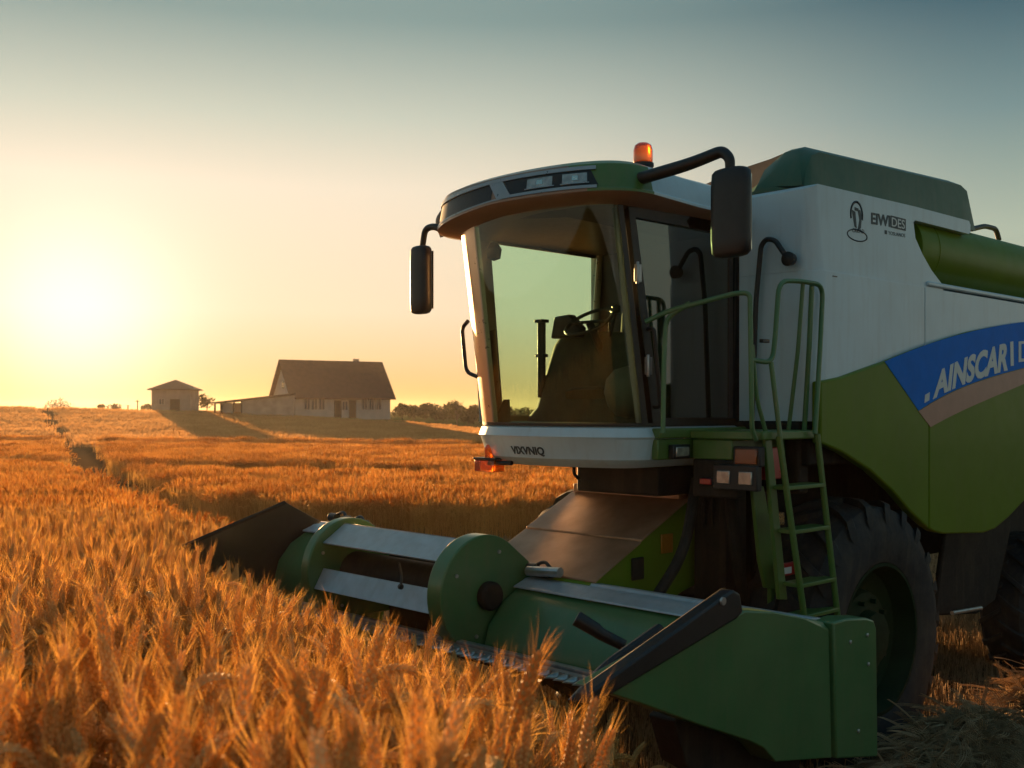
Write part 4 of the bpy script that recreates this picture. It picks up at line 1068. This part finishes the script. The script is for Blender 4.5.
bm = new(); prism(bm, [(CL+.37*math.cos(R(-20)), CZ+.37*math.sin(R(-20))), (CL+.26*math.cos(R(6)), CZ+.26*math.sin(R(6))), (CL+.25*math.cos(R(4)), CZ+.25*math.sin(R(4))), (CL+.35*math.cos(R(-21)), CZ+.35*math.sin(R(-21)))], 'y', -1.655, -.205)
finish(bm, "reel_slat", SLAT, header, .004)
bm = new(); lathe(bm, [(0, -1.655), (.16, -1.655), (.16, -.205), (0, -.205)], 'y', (CL-.05, 0, CZ-.03), 24); box(bm, (2.30, -1.655, .95), (2.34, -.205, 1.6)); finish(bm, "reel_drum", DARK, header)
bm = new(); tube(bm, [(CL+.31, -.62, 1.62), (CL+.30, -.60, 1.53), (CL+.33, -.57, 1.47)], .009, r=.02); lathe(bm, [(0,-.015),(.02,-.01),(.02,.01),(0,.015)], 'y', (CL+.34, -.56, 1.46), 10); finish(bm, "tine", BLACK, header)
def fitting(L, W, z):   # dark fittings on the beam, both ends of the reel
    bm = new()
    box(bm, (L-.05, W-.09, z), (L+.04, W+.09, z+.045)); lathe(bm, [(0,-.05),(.04,-.05),(.04,.05),(0,.05)], 'y', (L, W-.12, z+.05), 14); lathe(bm, [(0,-.06),(.034,-.06),(.034,.02),(0,.02)], 'x', (L+.04, W+.10, z+.05), 12)
    tube(bm, [(L, W-.12, z+.06), (L-.03, W-.02, z+.11), (L, W+.08, z+.06)], .014, r=.04)
    finish(bm, "hydraulic_fitting", BLACK, header, .006)
fitting(2.30, .10, 1.52); fitting(2.36, -2.05, 1.69); fitting(2.30, -2.4, 1.70)
bm = new(); tube(bm, [(2.36, 0, 1.56), (2.34, .30, 1.58)], .035, r=0); finish(bm, "hydraulic_cylinder", STEEL, header)

# near end: crop divider
def Qh(px, py, W): a = spot(px, py, W=W); return (a[0], a[2])
WE = 2.30
pan = [Qh(600, 690, WE), Qh(640, 667, WE), Qh(690, 637, WE), Qh(722, 617, WE), Qh(745, 611, WE), Qh(775, 612, WE), Qh(805, 618, WE), (Qh(829, 622.5, WE))] + [Qh(832, 758, WE), Qh(776, 762, WE), Qh(764, 748, WE), Qh(750, 741, WE), Qh(700, 725, WE), Qh(640, 703, WE)]
bm = new(); A_, B_ = prism(bm, pan, 'y', WE-.16, WE)
# chamfer of the top edge: pull the outer top edge down
es = [e for i in range(7) for e in B_[i].link_edges if e.other_vert(B_[i]) is B_[i+1]]
bmesh.ops.bevel(bm, geom=es, offset=.04, segments=1, profile=.5, affect='EDGES')
div = finish(bm, "end_panel", HGREEN, header, .008, segs=3); div["label"] = "large green divider panel at the near end of the header"
pan2 = [Qh(830.5, 622, WE), Qh(845, 618, WE), Qh(864, 617.5, WE), Qh(871, 620, WE), Qh(873.5, 628, WE), Qh(875, 756, WE), Qh(833.5, 758, WE)]
bm = new(); prism(bm, pan2, 'y', WE-.12, WE+.02); pp = finish(bm, "rear_panel", HGREEN, header, .012, segs=3)
for p_ in ((850, 642), (867, 635), (868, 664), (858, 731)):
    bm = new(); a = spot(p_[0], p_[1], W=WE+.02); lathe(bm, [(0, 0), (.012, 0), (.012, .006), (.006, .01), (0, .01)], 'y', (a[0], WE+.02, a[2]), 10); finish(bm, "bolt", STEEL, pp)
bm = new(); bar = [Qh(574, 703, 2.26), Qh(577, 690, 2.26), Qh(722, 588, 2.26), Qh(729, 592, 2.26), Qh(732, 610, 2.26), Qh(726, 617, 2.26), Qh(600, 692, 2.26)]
prism(bm, bar, 'y', 2.25, 2.30+.03)
o = finish(bm, "divider_bar", BLACK, header, .012)
bm = new(); a = spot(722, 601, W=2.33); lathe(bm, [(0, 0), (.02, 0), (.02, .012), (0, .012)], 'y', (a[0], 2.33, a[2]), 12); finish(bm, "bolt", STEEL, o)
bm = new(); tube(bm, [spot(571, 703, W=2.05), spot(600, 672, W=2.05), spot(660, 630, W=2.05)], [.02, .035], r=.1); finish(bm, "crop_lifter", BLACK, header)
bm = new(); pth = [spot(576, 618, W=1.6), spot(596, 630, W=1.68), spot(601, 634, W=1.7), spot(625, 646, W=1.8)]
tube(bm, pth, [.042, .03], seg=12, r=0); finish(bm, "hand_lever", BLACK, header, .006)
bm = new(); prism(bm, [(2.24, .55), (2.3, 1.45), (2.75, 1.40), (3.4, 1.15), (3.3, .9), (2.6, .5)], 'y', 1.95, 2.12); finish(bm, "inner_panel", DARK, header, .01)
# far end: tall black divider
WF = -2.80
fd = [Qh(183, 546, WF), Qh(286, 502, WF), Qh(292, 506, WF), Qh(322, 522, WF), (2.25, 1.55), (2.25, .95), (3.2, .95), Qh(205, 580, WF)]
bm = new(); prism(bm, fd, 'y', WF-.04, WF)
o = finish(bm, "divider_plate", BLACK, header, .006); o["label"] = "black divider plate at the far end of the header"
bm = new(); tube(bm, [spot(183, 547, W=WF-.02), spot(285, 503, W=WF-.02)], .022, r=0); finish(bm, "divider_edge", DARK, header)

# ------------------------------------------------------------------ buildings
PLASTER = mat("plaster", (.50, .44, .38), .85, var=.08, scale=1.5, bump=.1, bscale=20)
PLAST2 = mat("weathered_plaster", (.40, .33, .27), .9, var=.12, scale=1.2, bump=.1, bscale=20)
TILE = mat("dark_roof_tiles", (.10, .042, .028), .8, var=.15, scale=2, bump=.3, bscale=12)
SHED = mat("rusty_shed_roof", (.16, .09, .06), .7, var=.2)
WOOD = mat("dark_boards", (.06, .038, .026), .8, var=.2)
WIN = mat("window_pane", (.03, .035, .045), .15, var=.1)
def wz(px, py, d): return ((px-512)/FPX*d, d, EYE+(410-py)/FPX*d)
D = 118.0
phi = R(30)
ox, oy, oz = wz(293, 418.5, D)
house = empty("farmhouse", "whitewashed farmhouse with a steep dark tiled roof and a chimney", "house", (ox, oy, oz-.15), phi)
hl, hd, hh, rh = 11.6, 7.0, 2.75, 3.75
bm = new(); prism(bm, [(0, 0), (hd, 0), (hd, hh), (hd/2, hh+rh-.15), (0, hh)], 'x', 0, hl); finish(bm, "wall", PLASTER, house)
bm = new(); th = .18
sl_ = rh/(hd/2); ov = .45
prism(bm, [(-ov, hh-ov*sl_), (hd/2, hh+rh), (hd+ov, hh-ov*sl_), (hd+ov, hh-ov*sl_+th), (hd/2, hh+rh+th*1.6), (-ov, hh-ov*sl_+th)], 'x', -.5, hl+.5)
# hip the far gable slightly as in the photograph
rf = finish(bm, "roof", TILE, house, .02)
bm = new(); box(bm, (hl-2.8, hd/2+.5, hh+rh-.6), (hl-2.25, hd/2+1.0, hh+rh+.5)); box(bm, (hl-2.85, hd/2+.45, hh+rh+.5), (hl-2.2, hd/2+1.05, hh+rh+.58)); finish(bm, "chimney", PLAST2, rf, .02)
def opening(parent, x, z0, wdt, hgt, kind="window", y=0, mfr=PLASTER):
    bm = new()
    box(bm, (x-.07, y-.06, z0-.07), (x, y-.002, z0+hgt+.07)); box(bm, (x+wdt, y-.06, z0-.07), (x+wdt+.07, y-.002, z0+hgt+.07)); box(bm, (x, y-.06, z0+hgt), (x+wdt, y-.002, z0+hgt+.07)); box(bm, (x, y-.06, z0-.07), (x+wdt, y-.002, z0))
    if kind == "window": box(bm, (x+wdt/2-.03, y-.05, z0), (x+wdt/2+.03, y-.004, z0+hgt))
    f = finish(bm, kind, WOOD if kind == "door" else mfr, parent)
    bm = new(); box(bm, (x, y-.03, z0), (x+wdt, y-.003, z0+hgt)); finish(bm, "pane" if kind == "window" else "door_leaf", WIN if kind == "window" else WOOD, f)
for x in (1.3, 2.15, 3.0): opening(house, x, 1.15, .62, 1.15)
for x in (8.1, 8.95, 9.8): opening(house, x, 1.15, .62, 1.15)
opening(house, 4.85, .1, .7, 2.0, "door"); opening(house, 6.6, .1, .7, 2.0, "door"); opening(house, 5.75, 1.1, .6, .95)
# gable window on the left wall
bm = new(); box(bm, (-.06, 3.1, 3.5), (-.002, 3.8, 4.3)); finish(bm, "window", WIN, house)
# low shed beside it
sx, sy, sz = wz(214, 417, 116)
shed = empty("lean_to_shed", "long low open-fronted shed with a sloping roof beside the farmhouse", "shed", (sx, sy, sz-.15), R(4))
bm = new(); prism(bm, [(3.0, 0), (8.5, 0), (8.5, 2.5), (3.0, 1.9)], 'y', 0, 4.6); finish(bm, "wall", PLAST2, shed)
bm = new(); box(bm, (.95, .4, 0), (1.9, .6, 1.65)); finish(bm, "wall", PLASTER, shed)
bm = new(); box(bm, (0, 4.4, 0), (3.0, 4.6, 1.7)); finish(bm, "back_wall", PLASTER, shed)
for x in (.0, .65, 2.0, 2.85):
    bm = new(); box(bm, (x, 0, 0), (x+.22 if x in (.65,) else x+.16, .2, 1.6+x*.1)); finish(bm, "post", WOOD, shed)
bm = new(); prism(bm, [(-.3, 1.60), (8.55, 2.60), (8.55, 2.73), (-.3, 1.74)], 'y', -.35, 4.9); finish(bm, "roof", SHED, shed, .02)
# small hipped outbuilding
bx_, by_, bz_ = wz(151.5, 412.5, 122)
out = empty("outbuilding", "small square plastered outbuilding with a low hipped roof", "outbuilding", (bx_, by_, bz_-.15), R(3))
bm = new(); box(bm, (0, 0, 0), (4.3, 4.3, 2.75)); finish(bm, "wall", PLAST2, out)
bm = new(); c = (2.15, 2.15, 3.95)
b4 = [(-.4, -.4, 2.7), (4.7, -.4, 2.7), (4.7, 4.7, 2.7), (-.4, 4.7, 2.7)]; t4 = [(p[0], p[1], 2.8) for p in b4]
vb = [bm.verts.new(p) for p in b4]; vt = [bm.verts.new(p) for p in t4]; vc = bm.verts.new(c)
bm.faces.new(vb[::-1])
for i in range(4): bm.faces.new((vb[i], vb[(i+1) % 4], vt[(i+1) % 4], vt[i])); bm.faces.new((vt[i], vt[(i+1) % 4], vc))
finish(bm, "roof", SHED, out)
opening(out, 2.15, .0, .95, 1.6, "door", mfr=PLAST2); opening(out, .9, 1.1, .5, .6)

# ------------------------------------------------------------------ trees and hedges
LEAF = leafy("tree_leaves", (.075, .07, .03), (.04, .045, .02), .3, scale=.8)
BARK = mat("bark", (.07, .05, .035), .9, var=.2)
def tree(x, y, z, h, wd, label, leaf=.28, n=900, group=None, bare=False, seed=0, trunk=.22):
    rng = random.Random(seed)
    o = empty("tree" if h > 2.6 else "bush", label, "tree" if h > 2.6 else "bush", (x, y, z), rng.uniform(0, 6), group)
    bm = new(); tube(bm, [(0, 0, -.3), (.05, .02, h*.25), (-.04, .05, h*.55), (.02, 0, h*.85)], [h*.03, h*.006], seg=8, r=.2)
    tips = []
    for k in range(9 if not bare else 26):
        a = rng.uniform(0, 6.28); z0 = h*rng.uniform(.15, .6); rr = wd*rng.uniform(.5, 1)*(.9 if z0 < h*.45 else .6)
        e = (math.cos(a)*rr, math.sin(a)*rr, min(h, z0 + h*rng.uniform(.15, .4))); tips.append(e)
        tube(bm, [(0, 0, z0), (e[0]*.5, e[1]*.5, z0+(e[2]-z0)*.6), e], [h*.012, h*.002], seg=5, r=.1)
        if bare:
            for q in range(5):
                f = rng.uniform(.4, 1); s = Vector((e[0]*f, e[1]*f, z0+(e[2]-z0)*f)); d = Vector((rng.uniform(-1,1), rng.uniform(-1,1), rng.uniform(.2,1)))*wd*.3
                tube(bm, [s, s+d], [h*.004, h*.001], seg=3, r=0)
    finish(bm, "trunk", BARK, o)
    bm = new()
    lobes = [(rng.uniform(-.55, .55)*wd, rng.uniform(-.55, .55)*wd, h*rng.uniform(.35, .85), rng.uniform(.28, .5)*wd) for _ in range(9)]
    for k in range(n if not bare else n//5):
        lx, ly, lz, lr = rng.choice(lobes); u = Vector((rng.gauss(0,1), rng.gauss(0,1), rng.gauss(0,1))).normalized()*lr*rng.uniform(.4, 1.1)**.5
        c = Vector((lx, ly, lz)) + Vector((u.x, u.y, u.z*.8)); 
        if c.z < .1: continue
        a_ = Vector((rng.gauss(0,1), rng.gauss(0,1), rng.gauss(0,1))).normalized(); b_ = a_.orthogonal().normalized()*leaf*rng.uniform(.5, 1.2); a_ = a_*leaf*rng.uniform(.5, 1.2)
        bm.faces.new([bm.verts.new(c+a_), bm.verts.new(c+b_*.6), bm.verts.new(c-a_*.8), bm.verts.new(c-b_*.6)])
    finish(bm, "crown", LEAF, o)
rt = random.Random(5)
row = [(402, 408), (414, 407), (425, 410), (436, 406), (447, 408), (457, 402), (468, 409), (478, 406), (489, 408), (503, 407), (520, 406), (540, 408), (562, 405), (585, 407), (610, 405), (640, 407)]
for i, (px, py) in enumerate(row):
    d = 165 + rt.uniform(-12, 12); x, y, zt = wz(px, py, d); g = float(ground(x, y))
    tree(x, y, g-.2, max(2.7, zt-g+.3), 2.1, "dark leafy tree in the low row of trees on the horizon beyond the farmhouse", n=700, group="row of trees on the horizon", seed=i)
for i, (px, py, wd, lb) in enumerate([(116, 405, 1.6, "round bush on the horizon left of the outbuilding"), (101, 406.5, .8, "tiny bush on the far horizon, farthest left"), (60, 404.5, 3.4, "broad hazy bush on the horizon under the sun"), (147, 407, 1.4, "low bush close against the left of the outbuilding")]):
    d = 190; x, y, zt = wz(px, py, d); g = float(ground(x, y)); tree(x, y, g-.2, max(1.2, zt-g), wd, lb, leaf=.2, n=500, seed=40+i)
x, y, zt = wz(207, 394, 135); g = float(ground(x, y))
tree(x, y, g, zt-g, 1.5, "thin bare-branched tree between the outbuilding and the shed", n=800, bare=True, seed=77)
x, y, zt = wz(457, 398, 150); g = float(ground(x, y))
tree(x, y, g, zt-g, 1.7, "taller bare-topped tree rising from the row of trees", n=900, bare=True, seed=78)
for i, (px, py) in enumerate(((137.5, 400), (128, 405))):
    x, y, zt = wz(px, py, 160); g = float(ground(x, y))
    bm = new(); tube(bm, [(0, 0, -.2), (0, 0, zt-g)], .09, r=0); box(bm, (-.35, -.04, (zt-g)*.85), (.35, .04, (zt-g)*.9))
    o = finish(bm, "utility_pole", WOOD); o.location = (x, y, g)
    tag(o, "taller thin wooden pole on the horizon left of the outbuilding" if i == 0 else "short wooden pole on the horizon beside the round bush", "pole")
print("faces", sum(len(m.polygons) for m in bpy.data.meshes))

# ------------------------------------------------------------------ evening haze
bm = new(); box(bm, (-1600, -45, -1.2), (1600, 960, 9.5))
me = bpy.data.meshes.new("haze"); bm.to_mesh(me); bm.free(); hz = bpy.data.objects.new("haze", me); COL.objects.link(hz)
hm = bpy.data.materials.new("haze"); hm.use_nodes = True; hn = hm.node_tree.nodes; hn.clear()
ho = hn.new("ShaderNodeOutputMaterial"); pv = hn.new("ShaderNodeVolumePrincipled"); hm.node_tree.links.new(pv.outputs[0], ho.inputs["Volume"])
pv.inputs["Color"].default_value = (.95, .86, .78, 1); pv.inputs["Density"].default_value = .00017; pv.inputs["Anisotropy"].default_value = .55
me.materials.append(hm); tag(hz, kind="stuff", label="thin warm evening haze over the fields", cat="haze")
